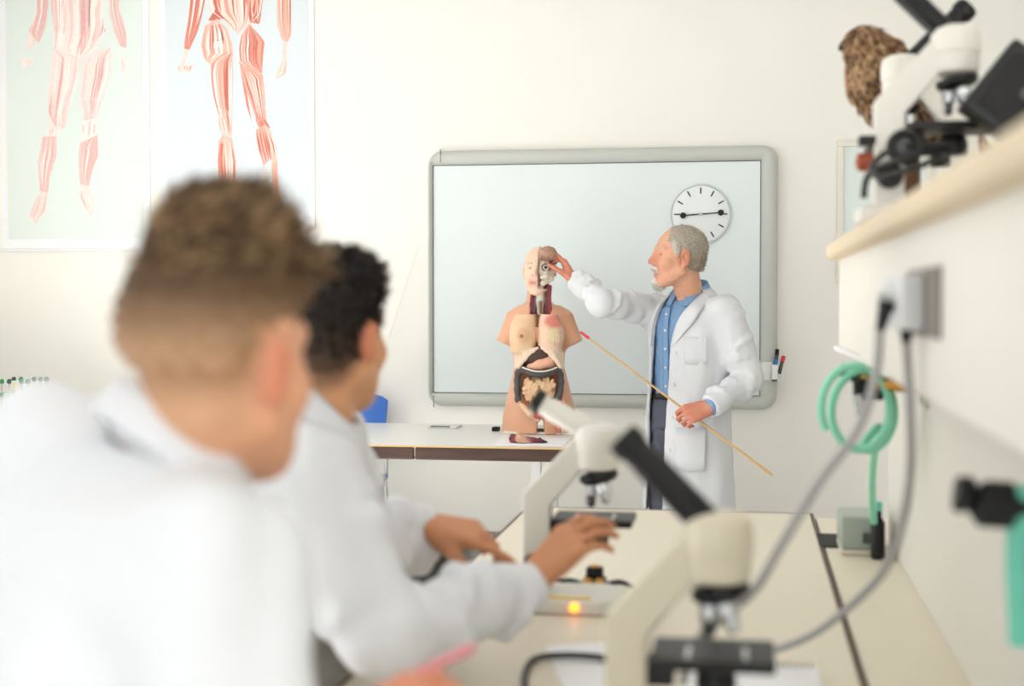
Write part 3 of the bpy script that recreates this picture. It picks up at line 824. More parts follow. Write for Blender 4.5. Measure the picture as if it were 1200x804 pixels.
# ================================================================== microscopes
def microscope(loc, rz, s, label, tube_m='black', body='scope_white', lamp=True, elev=45, tl=1.0):
    r = empty('microscope', loc, label, 'microscope', 'laboratory microscopes', rz)
    def L(v): return v
    def bld(m, name, mt, bev=0.0, par=None, seg=2):
        m.V = [tuple(np.array(v) * s) for v in m.V]
        return m.build(name, mt, par or r, bevel=bev * s, origin=np.zeros(3), seg=seg)
    b = MB().prism([(-.055, -.075, 0), (.13, -.085, 0), (.175, -.05, 0), (.175, .05, 0), (.13, .085, 0), (-.055, .075, 0)], (0, 0, .031)); bs = bld(b, 'base', body, .008, seg=3)
    prof = [(-.027, .03), (.027, .03), (.027, .195), (.085, .262), (.115, .268), (.115, .325), (.072, .325), (-.027, .218)]
    bld(MB().prism([(x, -.02, z) for x, z in prof][::-1], (0, .04, 0)), 'arm', body, .005)
    bld(MB().lathe([(.030, .262), (.040, .268), (.042, .30), (.044, .302), (.044, .330), (.040, .343), (.028, .350), (.012, .352)], (.115, 0, 0), (0, 0, 1), 32), 'head', body)
    el_ = math.radians(elev); d = np.array([-math.cos(el_), 0, math.sin(el_)]); st = np.array([.098, 0, .338])
    tb_ = bld(MB().lathe([(.021, 0), (.021, .105 * tl), (.0195, .108 * tl), (.0195, .128 * tl), (.0215, .130 * tl), (.0215, .146 * tl), (.019, .149 * tl)], st, d, 24), 'eyepiece_tube', tube_m)
    bld(MB().lathe([(.0222, .128 * tl), (.0232, .131 * tl), (.0232, .146 * tl), (.020, .151 * tl), (.013, .151 * tl)], st, d, 24), 'eyepiece', 'black', par=tb_)
    nd = np.array([.22, 0, -.975]); nc = np.array([.115, 0, .262])
    np_ = bld(MB().lathe([(.020, 0), (.036, .004), (.038, .014), (.030, .022), (.012, .026)], nc, nd, 28), 'nosepiece', 'black')
    for ang, l_ in ((0, .052), (125, .038), (235, .044)):
        a = math.radians(ang)
        ax = np.array([.22 + .45 * math.cos(a + math.pi) * .5, .35 * math.sin(a), -.95]); ax /= np.linalg.norm(ax)
        p = nc + np.array([-.012 * math.cos(a) , .018 * math.sin(a), -.018])
        bld(MB().lathe([(.011, 0), (.0125, .004), (.0125, l_ * .55), (.010, l_ * .6), (.009, l_ * .9), (.005, l_)], p, ax, 16), 'objective', 'chrome', par=np_)
    sg = bld(MB().box((.032, -.062, .162), (.185, .062, .176)), 'stage', 'black', .003)
    for cxx in (.075, .145): bld(MB().box((cxx, -.055, .177), (cxx + .007, .0, .180)), 'slide_clip', 'chrome', .001, par=sg)
    bld(MB().box((.02, -.018, .13), (.06, .018, .165)), 'stage_bracket', 'black', .003)
    bld(MB().lathe([(.012, .120), (.024, .122), (.026, .14), (.020, .158)], (.112, 0, 0), (0, 0, 1), 24), 'condenser', 'black')
    if lamp: bld(MB().lathe([(.030, .031), (.030, .055), (.024, .066), (.018, .068)], (.112, 0, 0), (0, 0, 1), 24), 'illuminator', 'scope_cream')
    for sy in (-1, 1):
        kb = bld(MB().lathe([(.006, .018), (.023, .020), (.024, .032), (.022, .036), (.012, .036), (.012, .046), (.010, .048)], (0, 0, .085), (0, sy, 0), 24), 'focus_knob', 'black')
    return r

M1 = microscope((P(735, 760, 1.80)[0], 1.80, DZ), 0, 1.0, 'nearest white microscope with black tilted eyepiece tube, at bottom centre of the photo', 'black', 'scope_cream')
M2 = microscope((P(630, 640, 2.82)[0], 2.82, DZ), 0, 1.05, 'white microscope with pale tube, yellow sticker and amber light under a reaching hand', 'scope_white', lamp=False, elev=29, tl=.80)
MB().box((.02, -.080, .0326), (.115, -.058, .0338)).build('sticker', 'yellow', M2, origin=np.zeros(3))
MB().lathe([(.009, 0), (.009, .006), (.006, .009)], (.085, -.087, .018), (0, -1, 0), 16).build('indicator_light', 'amber_lamp', M2, origin=np.zeros(3))
MB().box((-.05, -.0775, 0), (.17, .0775, .006)).build('base_shadow', 'black_matte', M2, origin=np.zeros(3))  # dark slab standing in for the shadow beneath the base
M3 = microscope((P(1041, 200, 2.72)[0], 2.72, SZ), 0, 1.03, 'white microscope with black tube on the raised shelf, frontmost there', 'black')
M4 = microscope((P(1128, 200, 3.10)[0], 3.10, SZ), math.pi, 1.06, 'white microscope on the raised shelf half hidden behind another', 'black')

# cables and small things on the shelf
o = MB().tube(spline([P(1012, 232, 2.6), P(1018, 205, 2.6), P(1046, 190, 2.58), P(1080, 180, 2.6), P(1100, 182, 2.62), P(1085, 192, 2.58), P(1058, 200, 2.56), P(1030, 208, 2.56), P(1022, 196, 2.6), P(1040, 178, 2.6), P(1075, 172, 2.62), P(1112, 186, 2.62)], 6), .006, 8).build('coiled_cable', 'cable_black')
tag(o, 'black cable coiled around the shelf microscope', 'cable')
a = P(1060, 172, 2.60); ring = [a + np.array([.024 * math.cos(t), 0, .024 * math.sin(t)]) for t in np.linspace(0, 2 * math.pi, 33)]
kn = empty('adjusting_knob', P(1060, 180, 2.60), 'black round ring knob in front of the shelf microscope column', 'knob')
MB().tube(ring, .008, 10, caps=False).build('ring', 'black', kn)
MB().lathe([(.017, 0), (.017, .03), (.012, .034)], a + np.array([0, .03, 0]), (0, -1, 0), 20).build('hub', 'dark_grey', kn)
MB().tube([a, P(1112, 170, 2.62)], .009, 10).build('spindle', 'black', kn)
lq = empty('bench_clamp', P(1016, 214, 2.7), 'small black clamp with orange-red knob left of the shelf microscope', 'clamp')
q0 = P(1006, 160, 2.72); q1 = P(1029, 171, 2.72)
MB().box((q0[0], 2.70, q1[2]), (q1[0] + .02, 2.735, q0[2])).build('clamp', 'black', lq, bevel=.003)
MB().tube([P(1026, 170, 2.715), P(1028, 262, 2.715)], .006, 8).build('post', 'black', lq)
MB().lathe([(.006, -.018), (.016, -.014), (.018, 0), (.016, .014), (.006, .018)], P(1014, 190, 2.72), (1, 0, 0), 20).build('knob', 'orange_knob', lq)
MB().tube([P(1014, 190, 2.72), P(1030, 190, 2.715)], .008, 8).build('stem', 'orange_knob', lq)

# black case leaning on the shelf near the right edge
cs = empty('black_case', P(1172, 146, 2.45), 'black flat case leaning at the right end of the shelf', 'case')
YC = 2.55
poly = [P(1126, 124, YC), P(1191, 43, YC), P(1262, 96, YC), P(1200, 176, YC)]
MB().prism(poly, (0, .07, 0)).build('shell', 'black', cs, bevel=.006, seg=3)
MB().prism([P(1142, 118, YC), P(1190, 58, YC), P(1244, 98, YC), P(1196, 158, YC)], (0, -.004, 0)).build('lid_panel', 'black_matte', cs, bevel=.002)
MB().lathe([(.006, 0), (.012, .003), (.012, .008), (.008, .010)], P(1203, 110, YC - .003), (0, -1, 0), 20).build('clasp', 'dark_grey', cs)
bw = P(1200, 176, YC)
MB().prism([(bw[0] - .05, YC + .005, SZ), (bw[0] + .06, YC + .005, SZ), (bw[0] + .05, YC + .005, bw[2] + .06), (bw[0] - .01, YC + .005, bw[2] + .012)], (0, .06, 0)).build('stand', 'dark_grey', cs, bevel=.003)

# ------------------------------------------------------------------ stuffed bird on the shelf
BYY = 3.30
def bq(px, py, dy=0): return P(px, py, BYY + dy)
bird = empty('stuffed_bird', (bq(1060, 100)[0], BYY, SZ), 'brown stuffed bird of prey perched behind the shelf microscopes', 'stuffed bird')
S = Solid(.005)
B1, B2, B3 = rgb(128, 96, 70), rgb(176, 140, 104), rgb(108, 78, 56)
S.add(ell(bq(1012, 52), (.045, .042, .038), col=B1), .01)
S.add(cone(bq(1020, 64), bq(1030, 92), .046, .062, B1), .03)
S.add(cone(bq(1030, 92), bq(1052, 130), .068, .062, B2), .03)
S.add(cone(bq(1028, 96, -.02), bq(1034, 118, -.02), .062, .045, B2), .02)
S.add(cone(bq(1040, 78, .01), bq(1110, 140, .03), .055, .035, B3), .03)
S.add(cone(bq(1050, 120), bq(1150, 175, .02), .05, .022, B1), .02)
S.add(cone(bq(1058, 135), bq(1066, 165), .028, .016, B2), .015)
dsp = wob(.003, .03, 5)
V, F, C, N = S.mesh(disp=dsp, soft=.02)
rr = np.random.default_rng(4)
C = C * (1 + .25 * np.sin(V @ rr.normal(size=(3, 4)) * 90).sum(1)[:, None] * .35)
bb_ = np_mesh('body', V, F, 'feather', bird, cols=np.clip(C, 0, 1))
fl = np.array([.55, 0, -.8])
strands('feathers', V, N, np.ones(len(V), bool), 4200, .024, lambda v: np.tile(fl, (len(v), 1)), .0032, [B1, B2, B3, rgb(196, 164, 128), rgb(90, 64, 46)], bird, 'feather', 3, .15, .25)
hd = bq(1012, 52)
MB().tube([hd + np.array([-.038, -.005, .0]), hd + np.array([-.048, -.008, -.002]), hd + np.array([-.053, -.008, -.009]), hd + np.array([-.053, -.008, -.015])], [.009, .007, .004, .0015], 10).build('beak', 'black', bird)
for sy in (-1, 1): MB().sphere(hd + np.array([-.026, sy * .034, .008]), .0065).build('eye', 'black', bird)
MB().lathe([(.08, 0), (.085, .02), (.075, .03)], (bq(1066, 165)[0], BYY, SZ), (0, 0, 1), 24).build('wooden_base', 'wood_dark', bird)
MB().tube([(bq(1066, 165)[0], BYY, SZ + .02), bq(1066, 168)], [.028, .022], 10).build('perch', 'wood_dark', bird)
for k in (-.012, .012): MB().tube([bq(1064, 160) + np.array([k, 0, 0]), (bq(1066, 168) + np.array([k, -.01, -.01]))], .006, 8).build('foot', 'yellow', bird)

# ================================================================== gas taps, hoses and box on the bench
tp_ = empty('gas_tap', (PX, 2.95, 1.15), 'black and brass gas tap with green hose on the panel', 'gas tap')
ta = P(1078, 455, 2.93); tc_ = P(1000, 448, 3.02)
MB().lathe([(.040, 0), (.036, .012), (.020, .018)], (PX, ta[1], ta[2]), (-1, 0, 0), 24).build('flange', 'chrome', tp_)
MB().tube([(PX, ta[1], ta[2]), (P(1010, 445, 2.98)[0], 2.98, ta[2] + .01)], .014, 14).build('pipe', 'brass', tp_)
bq0 = P(1000, 440, 3.0); bq1 = P(1034, 468, 3.0)
MB().box((bq0[0], 2.96, bq1[2]), (bq1[0], 3.02, bq0[2] - .004)).build('valve_body', 'black_matte', tp_, bevel=.006)
MB().tube([P(984, 432, 3.0), P(1012, 444, 3.0)], [.013, .016], 12).build('handle', 'black', tp_)
MB().tube([P(1005, 462, 2.97), P(1008, 480, 2.97), P(1004, 486, 2.97)], [.012, .010, .006], 12).build('nozzle', 'chrome', tp_)
MB().tube([P(979, 407, 3.1), P(1009, 419, 3.05)], .005, 8).build('lever', 'chrome', tp_)
hs = []
for t in np.linspace(0, 2 * math.pi * 2.1, 52):
    k = t / (2 * math.pi)
    cx_, cy_ = 1000 + 9 * k, 476 + 4 * k
    hs.append(P(cx_ - 39 * math.cos(t - .6) * (1 - .08 * k), cy_ - 50 * math.sin(t - .6) * (1 - .06 * k), 2.94 + .035 * k))
hs = hs[:-6] + spline([hs[-6], P(1030, 500, 3.05), P(1024, 535, 3.15), P(1022, 575, 3.3), P(1024, 612, 3.42)], 6)[1:]
o = MB().tube(hs, .0085, 10).build('rubber_hose', 'hose_green'); tag(o, 'pale green rubber hose looped over the gas tap', 'hose')
q0, q1 = P(986, 633, 3.50), P(1037, 588, 3.50)
gb = empty('storage_box', ((q0[0] + q1[0]) / 2, 3.6, DZ), 'pale green translucent box on the bench end below the hose', 'box')
MB().box((q0[0], 3.5, DZ), (q1[0] - .004, 3.68, DZ + .012)).build('base', 'counter', gb, bevel=.002)
MB().box((q0[0], 3.5, DZ + .012), (q1[0] - .004, 3.68, DZ + .092)).build('body', 'box_green', gb, bevel=.006)
MB().box((q0[0] + .05, 3.494, DZ + .03), (q1[0] - .02, 3.499, DZ + .055)).build('label_strip', 'dark_grey', gb)
q = P(1029, 575, 3.46)
bt = empty('black_bottle', (q[0], 3.47, DZ), 'dark bottle standing by the panel next to the green box', 'bottle')
MB().lathe([(.012, 0), (.017, .004), (.017, .085), (.009, .10), (.009, .118)], (q[0], 3.46, DZ), (0, 0, 1), 20).build('body', 'black', bt)
MB().lathe([(.0105, 0), (.0105, .018), (.008, .021)], (q[0], 3.46, DZ + .115), (0, 0, 1), 20).build('cap', 'teal', bt)
# near tap at the right edge
nt_ = empty('gas_tap', (PX, 2.0, 1.09), 'black gas tap with teal collar at the right edge of the photo', 'gas tap')
YT = 1.62
MB().tube([P(1119, 578, YT), P(1133, 580, YT), P(1140, 584, YT)], [.019, .022, .014], 16).build('handle', 'black', nt_)
MB().tube([P(1138, 584, YT), P(1150, 590, YT), P(1186, 592, YT)], [.013, .026, .026], 18).build('valve_body', 'black_matte', nt_)
MB().tube([P(1186, 592, YT), (PX, YT, P(1186, 592, YT)[2])], .02, 16).build('stem', 'black', nt_)
MB().tube([P(1200, 570, YT), P(1199, 660, YT), P(1203, 755, YT)], .019, 16).build('hose_end', 'teal', nt_)

# cables from the sockets
def cable(pts, r, m, label, name='cable'):
    o = MB().tube(spline(pts, 10), r, 8).build(name, m); return tag(o, label, 'cable')
pl = [(P(1040, 353, 1.98), P(1031, 388, 1.98)), (P(1062, 372, 1.98), P(1062, 402, 1.98))]
plugs = []
for (a, b), lab in zip(pl, ('left grey plug in the wall socket, its cable running to the desk', 'right grey plug in the wall socket, its cable hanging down the panel')):
    r = empty('power_plug', b, lab, 'plug', 'plugs in the duct socket')
    MB().tube([a + np.array([.02, .02, .02]), a], [.018, .016], 12).build('body', 'socket', r)
    MB().tube([a, b], [.012, .006], 12).build('strain_relief', 'black', r)
cable([P(1031, 388, 1.98), P(1026, 440, 1.97), P(1004, 506, 1.95), P(960, 565, 1.92), P(915, 640, 1.90), P(885, 690, 1.88), P(845, 725, 1.88), P(815, 755, 1.89), P(800, 800, 1.92)], .0065, 'cable_grey', 'grey power cable slanting from the socket to the nearest microscope', 'power_cable')
cable([P(1062, 402, 1.98), P(1066, 470, 1.98), P(1067, 545, 1.99), P(1058, 610, 2.02), P(1035, 670, 2.08), P(990, 716, 2.2), P(950, 745, 2.28), P(905, 762, 2.36), P(880, 762, 2.44)], .0065, 'cable_grey', 'grey power cable hanging in a curve down the panel to the desk', 'power_cable')

# ================================================================== things on the desk
# pair of brass lenses in a black holder, with its cable
q = P(697, 690, 3.02); bz = DZ
lh_ = empty('double_lens', (q[0], 3.02, DZ), 'small black holder with two brass lenses on the desk', 'lens holder')
MB().box((q[0] - .024, 3.0, DZ), (q[0] + .024, 3.04, DZ + .022)).box((q[0] - .018, 3.005, DZ + .02), (q[0] + .018, 3.035, DZ + .044)).build('holder', 'black', lh_, bevel=.005, seg=3)
for sx in (-1, 1):
    MB().lathe([(.010, 0), (.010, .006), (.007, .008)], (q[0] + sx * .0125, 3.002, DZ + .014), (0, -1, 0), 20).build('lens', 'brass', lh_)
MB().lathe([(.010, 0), (.010, .004), (.006, .006)], (q[0], 3.02, DZ + .043), (0, 0, 1), 20).build('lens', 'brass', lh_)
def on_desk(px, py, h=.005):
    d = P(px, py, 1.0) - CAM; t = (DZ + h - CAM[2]) / d[2]; return CAM + d * t
cable([on_desk(640, 684), on_desk(668, 680), q + np.array([-.02, 0, .004 + DZ - q[2]]), ], .005, 'cable_black', 'short black cable left of the small brass lens holder', 'lens_cable')
cable([q + np.array([.02, 0, .006 + DZ - q[2]]), on_desk(728, 682), on_desk(752, 694), on_desk(770, 712), on_desk(768, 728), on_desk(752, 738)], .005, 'cable_black', 'black cable curling right from the small brass lens holder', 'lens_cable')
# paper, black cable, notebook
def sheet(pts, name, label, h=.002, m='paper', z=0):
    o = MB().prism([on_desk(px, py, z) for px, py in pts], (0, 0, h)).build(name, m); return tag(o, label, 'paper')
sheet([(640, 758), (690, 880), (790, 880), (735, 752)][::1], 'paper_sheet', 'white paper sheet on the desk left of the nearest microscope')
cable([on_desk(615, 815, .005), on_desk(616, 788, .006), on_desk(628, 772, .008), on_desk(660, 768, .012), on_desk(700, 770, .012), on_desk(735, 776, .01)], .006, 'cable_black', 'thick black cable looping over the paper on the desk', 'lamp_cable')
nb = empty('spiral_notebook', on_desk(870, 800, 0), 'white spiral notebook under the stage of the nearest microscope', 'notebook')
n0, n1 = on_desk(806, 783, 0), on_desk(956, 783, 0)
MB().box((n0[0], n0[1] - .26, DZ), (n1[0], n0[1] + .01, DZ + .008)).build('pages', 'paper', nb, bevel=.002)
MB().box((n0[0] - .002, n0[1] - .262, DZ + .008), (n1[0] + .002, n0[1] - .01, DZ + .0095)).build('cover', 'paper', nb)
k = 0
xx = n0[0] + .012
while xx < n1[0] - .008:
    ring = [np.array([xx, n0[1] + .006 + .008 * math.cos(t), DZ + .006 + .009 * math.sin(t)]) for t in np.linspace(0, 2 * math.pi, 13)]
    MB().tube(ring, .0012, 5, caps=False).build('wire_ring', 'dark_grey', nb); xx += .010
# dark case under the hand of the seated person
q0, q1 = P(490, 650, 2.62), P(540, 633, 2.62)
dc = empty('instrument_case', ((q0[0] + q1[0]) / 2 - .01, 2.66, DZ), 'dark grey box on the desk under a pointing hand', 'box')
MB().box((q0[0] + .005, 2.60, DZ), (q1[0], 2.72, q1[2])).build('body', 'dark_grey', dc, bevel=.004)
MB().box((q0[0] - .012, 2.605, DZ), (q0[0] + .005, 2.715, q1[2] - .004)).build('side_cover', 'black', dc, bevel=.003)
# ================================================================== people
def frame_from(fwd, up=(0, 0, 1)):
    f = np.array(fwd, float); f /= np.linalg.norm(f); u = np.array(up, float); u -= f * (u @ f); u /= np.linalg.norm(u)
    return np.stack([np.cross(f, u), f, u], 1)       # right, forward, up

def unit(v): v = np.asarray(v, float); return v / np.linalg.norm(v)

def head_prims(S, c, R, s, skin, lips, smile=False):
    g = lambda *p: c + R @ (np.array(p, float) * s)
    A = lambda p, k=.01: S.add(p, k)
    A(ell(g(0, -.018, .048), np.array((.077, .098, .084)) * s, R, skin), 0)
    A(ell(g(0, .028, -.005), np.array((.064, .066, .095)) * s, R, skin), .03)
    A(ell(g(0, .050, -.060), np.array((.048, .045, .05)) * s, R, skin), .03)
    for sx in (-1, 1):
        A(cone(g(sx * .058, .0, -.05), g(sx * .02, .072, -.098), .020 * s, .017 * s, skin), .03)      # jaw
        A(ell(g(sx * .042, .060, -.022), np.array((.026, .026, .026)) * s, R, skin), .02)               # cheek
        A(cone(g(sx * .012, .088, .038), g(sx * .048, .072, .038), .010 * s, .009 * s, skin), .015)   # brow
    A(cone(g(0, .078, -.104), g(0, .072, -.095), .02 * s, .02 * s, skin), .02)
    for sx in (-1, 1): S.sub(ell(g(sx * .032, .100, .016), .015 * s, R), .014)
    A(cone(g(0, .088, .026), g(0, .112, -.014), .0085 * s, .0125 * s, skin), .014)
    for sx in (-1, 1):
        A(ell(g(sx * .013, .100, -.021), .009 * s, R, skin), .008)
        A(ell(g(sx * .032, .080, .015), .0125 * s, R, skin), .004)
    A(cone(g(-.018, .086, -.053), g(.018, .086, -.053), .0075 * s, .0075 * s, lips), .008)
    A(cone(g(-.016, .085, -.066), g(.016, .085, -.066), .0085 * s, .0085 * s, lips), .008)
    S.sub(cone(g(-.022, .097, -.0595), g(.022, .097, -.0595), .0028 * s), .004)
    for sx in (-1, 1):                                                                                # ears
        Re = R @ np.array(Matrix.Rotation(sx * -.35, 3, 'Z')) @ np.array(Matrix.Rotation(-.15, 3, 'X'))
        A(ell(g(sx * .082, -.012, .004), np.array((.010, .021, .034)) * s, Re, skin), .010)
        S.sub(ell(g(sx * .094, -.004, .006), np.array((.007, .011, .018)) * s, Re), .006)
        A(ell(g(sx * .080, -.004, -.026), np.array((.008, .010, .010)) * s, Re, skin), .006)
    return g

def hand_prims(S, w, Fd, N, right, curl, skin, s=1.0, thumb=(.6, .7, .3), spread=1.0, nails=None):
    Fd = unit(Fd); N = np.asarray(N, float); N = unit(N - Fd * (N @ Fd))
    T = np.cross(Fd, N) if right else np.cross(N, Fd)
    w = np.asarray(w, float)
    p = lambda f, t, n: w + s * (Fd * f + T * t + N * n)
    offs = (.034, .012, -.011, -.032); fo = (.086, .090, .086, .078)
    for i in range(4):
        S.add(cone(p(.005, offs[i] * .55, 0), p(fo[i], offs[i], 0), .016 * s, .0125 * s, skin), .012)
    S.add(ell(p(.05, 0, .006), np.array((.045, .034, .013)) * s, np.stack([Fd, T, N], 1), skin), .012)
    S.add(ell(p(.035, .026, .012), np.array((.032, .018, .016)) * s, np.stack([Fd, T, N], 1), skin), .012)
    lens = ((.042, .026, .021), (.046, .029, .022), (.042, .027, .021), (.033, .021, .018))
    tips = []
    for i in range(4):
        a = 0.0; q = p(fo[i], offs[i], 0); fan = (offs[i] * 2.6) * spread
        base = unit(Fd + T * fan); rr = (.0098, .0088, .0080, .0068) if i < 3 else (.0085, .0076, .007, .006)
        for j in range(3):
            a += curl[i] * (.75, 1.05, .75)[j]
            d = base * math.cos(a) + N * math.sin(a)
            q2 = q + d * lens[i][j] * s
            S.add(cone(q, q2, rr[j] * s, rr[j + 1] * s, skin), .0035)
            q = q2
        tips.append((q, d))
    q = p(.022, .028, .010); d = unit(Fd * thumb[0] + T * thumb[1] + N * thumb[2])
    for j, (l, ra, rb) in enumerate(((.042, .0145, .0115), (.034, .0112, .0100), (.026, .0100, .0075))):
        q2 = q + d * l * s
        S.add(cone(q, q2, ra * s, rb * s, skin), .006 if j else .012); q = q2
        d = unit(d + (Fd * .35 + N * .45 * curl[4] - T * .35 * curl[4]))
    tips.append((q, d))
    return tips

def patch(name, A, B, n, thick, material, parent, normal_fn=None, rows=5, bevel=0):
    """Thin cloth strip between two 3D curves, thickened along its own normal."""
    A = np.array(spline(A, n)); B = np.array(spline(B, n)); m = min(len(A), len(B)); A, B = A[:m], B[:m]
    G = np.stack([A + (B - A) * t for t in np.linspace(0, 1, rows)], 1)      # m x rows x 3
    du = np.gradient(G, axis=0); dv = np.gradient(G, axis=1)
    Nn = np.cross(du, dv); Nn /= np.linalg.norm(Nn, axis=2)[..., None] + 1e-9
    V = np.concatenate([(G + Nn * thick / 2).reshape(-1, 3), (G - Nn * thick / 2).reshape(-1, 3)])
    F = []; o = m * rows; idx = lambda i, j: i * rows + j
    for i in range(m - 1):
        for j in range(rows - 1):
            F.append((idx(i, j), idx(i + 1, j), idx(i + 1, j + 1), idx(i, j + 1)))
            F.append((o + idx(i, j), o + idx(i, j + 1), o + idx(i + 1, j + 1), o + idx(i + 1, j)))
        for j in (0, rows - 1):
            q = (idx(i, j), o + idx(i, j), o + idx(i + 1, j), idx(i + 1, j)); F.append(q if j == 0 else q[::-1])
    for j in range(rows - 1):
        for i in (0, m - 1):
            q = (idx(i, j), idx(i, j + 1), o + idx(i, j + 1), o + idx(i, j)); F.append(q if i == 0 else q[::-1])
    return np_mesh(name, V, F, material, parent)

SK_T = rgb(226, 168, 138); SK_T2 = rgb(214, 138, 112); LIP = rgb(198, 112, 100)
# ------------------------------------------------------------------ the standing man
a28 = math.radians(28)
LV = np.array([math.cos(a28), -math.sin(a28), 0]); BK = np.array([math.sin(a28), math.cos(a28), 0]); UP = np.array([0, 0, 1.0])
TR = np.stack([LV, BK, UP], 1)
TC = np.array([P(807, 400, 6.22)[0], 6.22, 0.0])
def tq(l, b, z): return TC + LV * l + BK * b + UP * z
man = empty('person', (TC[0], TC[1], 0), 'standing person in open white coat and blue shirt, pointing a stick at the torso model', 'person')
sec_body = [(.90, 0, 0, .165, .112), (1.0, 0, 0, .155, .108), (1.15, 0, 0, .163, .112), (1.28, 0, 0, .178, .115), (1.35, 0, .005, .165, .10), (1.40, 0, .012, .09, .075), (1.425, 0, .015, .062, .062)]
grow = lambda secs, g, gz=0: [(z, cx, cy, rx + g, ry + g) for z, cx, cy, rx, ry in secs]
shR, shL = tq(-.175, .0, 1.345), tq(.175, .0, 1.345)
elR, wrR = P(706, 355, 6.02), P(675, 331, 6.17)
elL, wrL = P(879, 444, 6.10), P(830, 478, 5.96)
hc = P(795, 303, 6.14); hs_ = 1.07
HR = frame_from((-.96, -.26, .03), (.05, 0, 1))
B = Solid(.004)
hg = head_prims(B, hc, HR, hs_, SK_T, LIP)
B.add(cone(hc + HR @ np.array([0, -.03, -.05]), tq(0, .02, 1.36), .056, .066, SK_T), .03)
B.add(loft(TC, TR, grow(sec_body, -.018), SK_T), .03)
for sh, el, wr in ((shR, elR, wrR), (shL, elL, wrL)):
    B.add(cone(sh, el, .045, .038, SK_T), .03); B.add(cone(el, wr, .038, .026, SK_T), .01)
for sx in (-1, 1):
    B.add(cone(tq(sx * .085, 0, .92), tq(sx * .095, -.01, .48), .075, .052, SK_T), .02); B.add(cone(tq(sx * .095, -.01, .48), tq(sx * .10, .02, .07), .052, .036, SK_T), .02)
    B.add(cone(tq(sx * .10, .03, .045), tq(sx * .11, -.14, .035), .032, .028, SK_T), .02)
hand_prims(B, wrR + unit(wrR - elR) * .012, (-.46, .04, .88), (-.86, -.10, -.48), True, (.50, .52, .56, .6, .5), SK_T2, 1.06, (.8, .35, .5))
hand_prims(B, wrL, (-.80, -.30, -.25), (.30, .82, -.35), False, (1.0, 1.05, 1.1, 1.1, .8), SK_T2, 1.04, (.75, .45, .45))
paint = [(ell(hg(0, .085, -.02), .05 * hs_, HR), SK_T2, .6, .06), (ell(hg(0, .12, -.015), .02, HR), rgb(210, 120, 100), .4, .02),
         (ell(hg(.082, -.012, .004), .035, HR), rgb(212, 124, 96), .5, .03), (ell(hg(-.082, -.012, .004), .035, HR), rgb(212, 124, 96), .5, .03),
         (cone(hg(.020, .094, .014), hg(.048, .080, .012), .0042), rgb(78, 50, 42), .9, .006), (cone(hg(.050, .078, .016), hg(.062, .060, .022), .0012), rgb(170, 104, 82), .7, .005), (cone(hg(.050, .078, .010), hg(.062, .060, .004), .0012), rgb(170, 104, 82), .7, .005), (cone(hg(.024, .092, -.028), hg(.036, .078, -.060), .0016), rgb(176, 104, 84), .7, .007), (cone(hg(.080, .004, .008), hg(.086, -.006, -.006), .004), rgb(150, 76, 58), .8, .010), (cone(hg(-.020, .094, .014), hg(-.046, .080, .013), .003), rgb(90, 62, 52), .85, .006),  # crinkles, smile crease and ear hollow darkened here as painted shade
         (cone(hg(.014, .103, .043), hg(.052, .080, .042), .005), rgb(190, 170, 150), .7, .010), (cone(hg(-.014, .103, .043), hg(-.052, .080, .042), .005), rgb(190, 170, 150), .7, .010),
         (cone(hg(-.014, .094, -.0595), hg(.020, .094, -.0595), .002), rgb(240, 232, 222), .8, .005)]
V, F, C, N = B.mesh(paints=paint, disp=wob(.0008, .03, 2))
np_mesh('body', V, F, 'skin', man, cols=C)
# hair: grey, receding
H = Solid(.004)
GH = [rgb(172, 160, 144), rgb(204, 196, 184), rgb(148, 134, 116), rgb(222, 216, 206), rgb(160, 140, 116)]
H.add(ell(hg(0, -.018, .050), np.array((.0800, .0995, .0850)) * hs_, HR, GH[0]), 0)
H.add(ell(hg(0, -.042, -.005), np.array((.068, .068, .072)) * hs_, HR, GH[2]), .02)
for sx in (-1, 1): H.add(cone(hg(sx * .064, .024, .05), hg(sx * .066, .018, .010), .015 * hs_, .009 * hs_, GH[1]), .012)
fr_ = R_ = HR @ np.array(Matrix.Rotation(.28, 3, 'X'))
H.sub(ell(hg(0, .128, -.02), np.array((.12, .10, .115)) * hs_, HR), .01)
H.sub(ell(hg(0, .130, .09), np.array((.066, .098, .085)) * hs_, HR), .01)
for sx in (-1, 1):
    H.sub(ell(hg(sx * .09, -.004, -.008), np.array((.03, .026, .034)) * hs_, HR), .006)
    H.sub(ell(hg(sx * .07, .04, -.06), np.array((.06, .065, .058)) * hs_, HR), .006)
H.sub(ell(hg(0, -.05, -.10), np.array((.12, .13, .055)) * hs_, HR), .01)
V, F, C, N = H.mesh(disp=wob(.0010, .012, 8))
hair = np_mesh('hair', V, F, 'hair', man, cols=C)
hfl = lambda v: np.tile(HR @ np.array([0, -.55, -.6]), (len(v), 1)) + (v - hc) * 3
strands('hair_strands', V, N, (V - hc) @ HR[:, 2] > -.08, 4200, .012, hfl, .0010, GH, hair, seed=5, lift=.10, jit=.22)
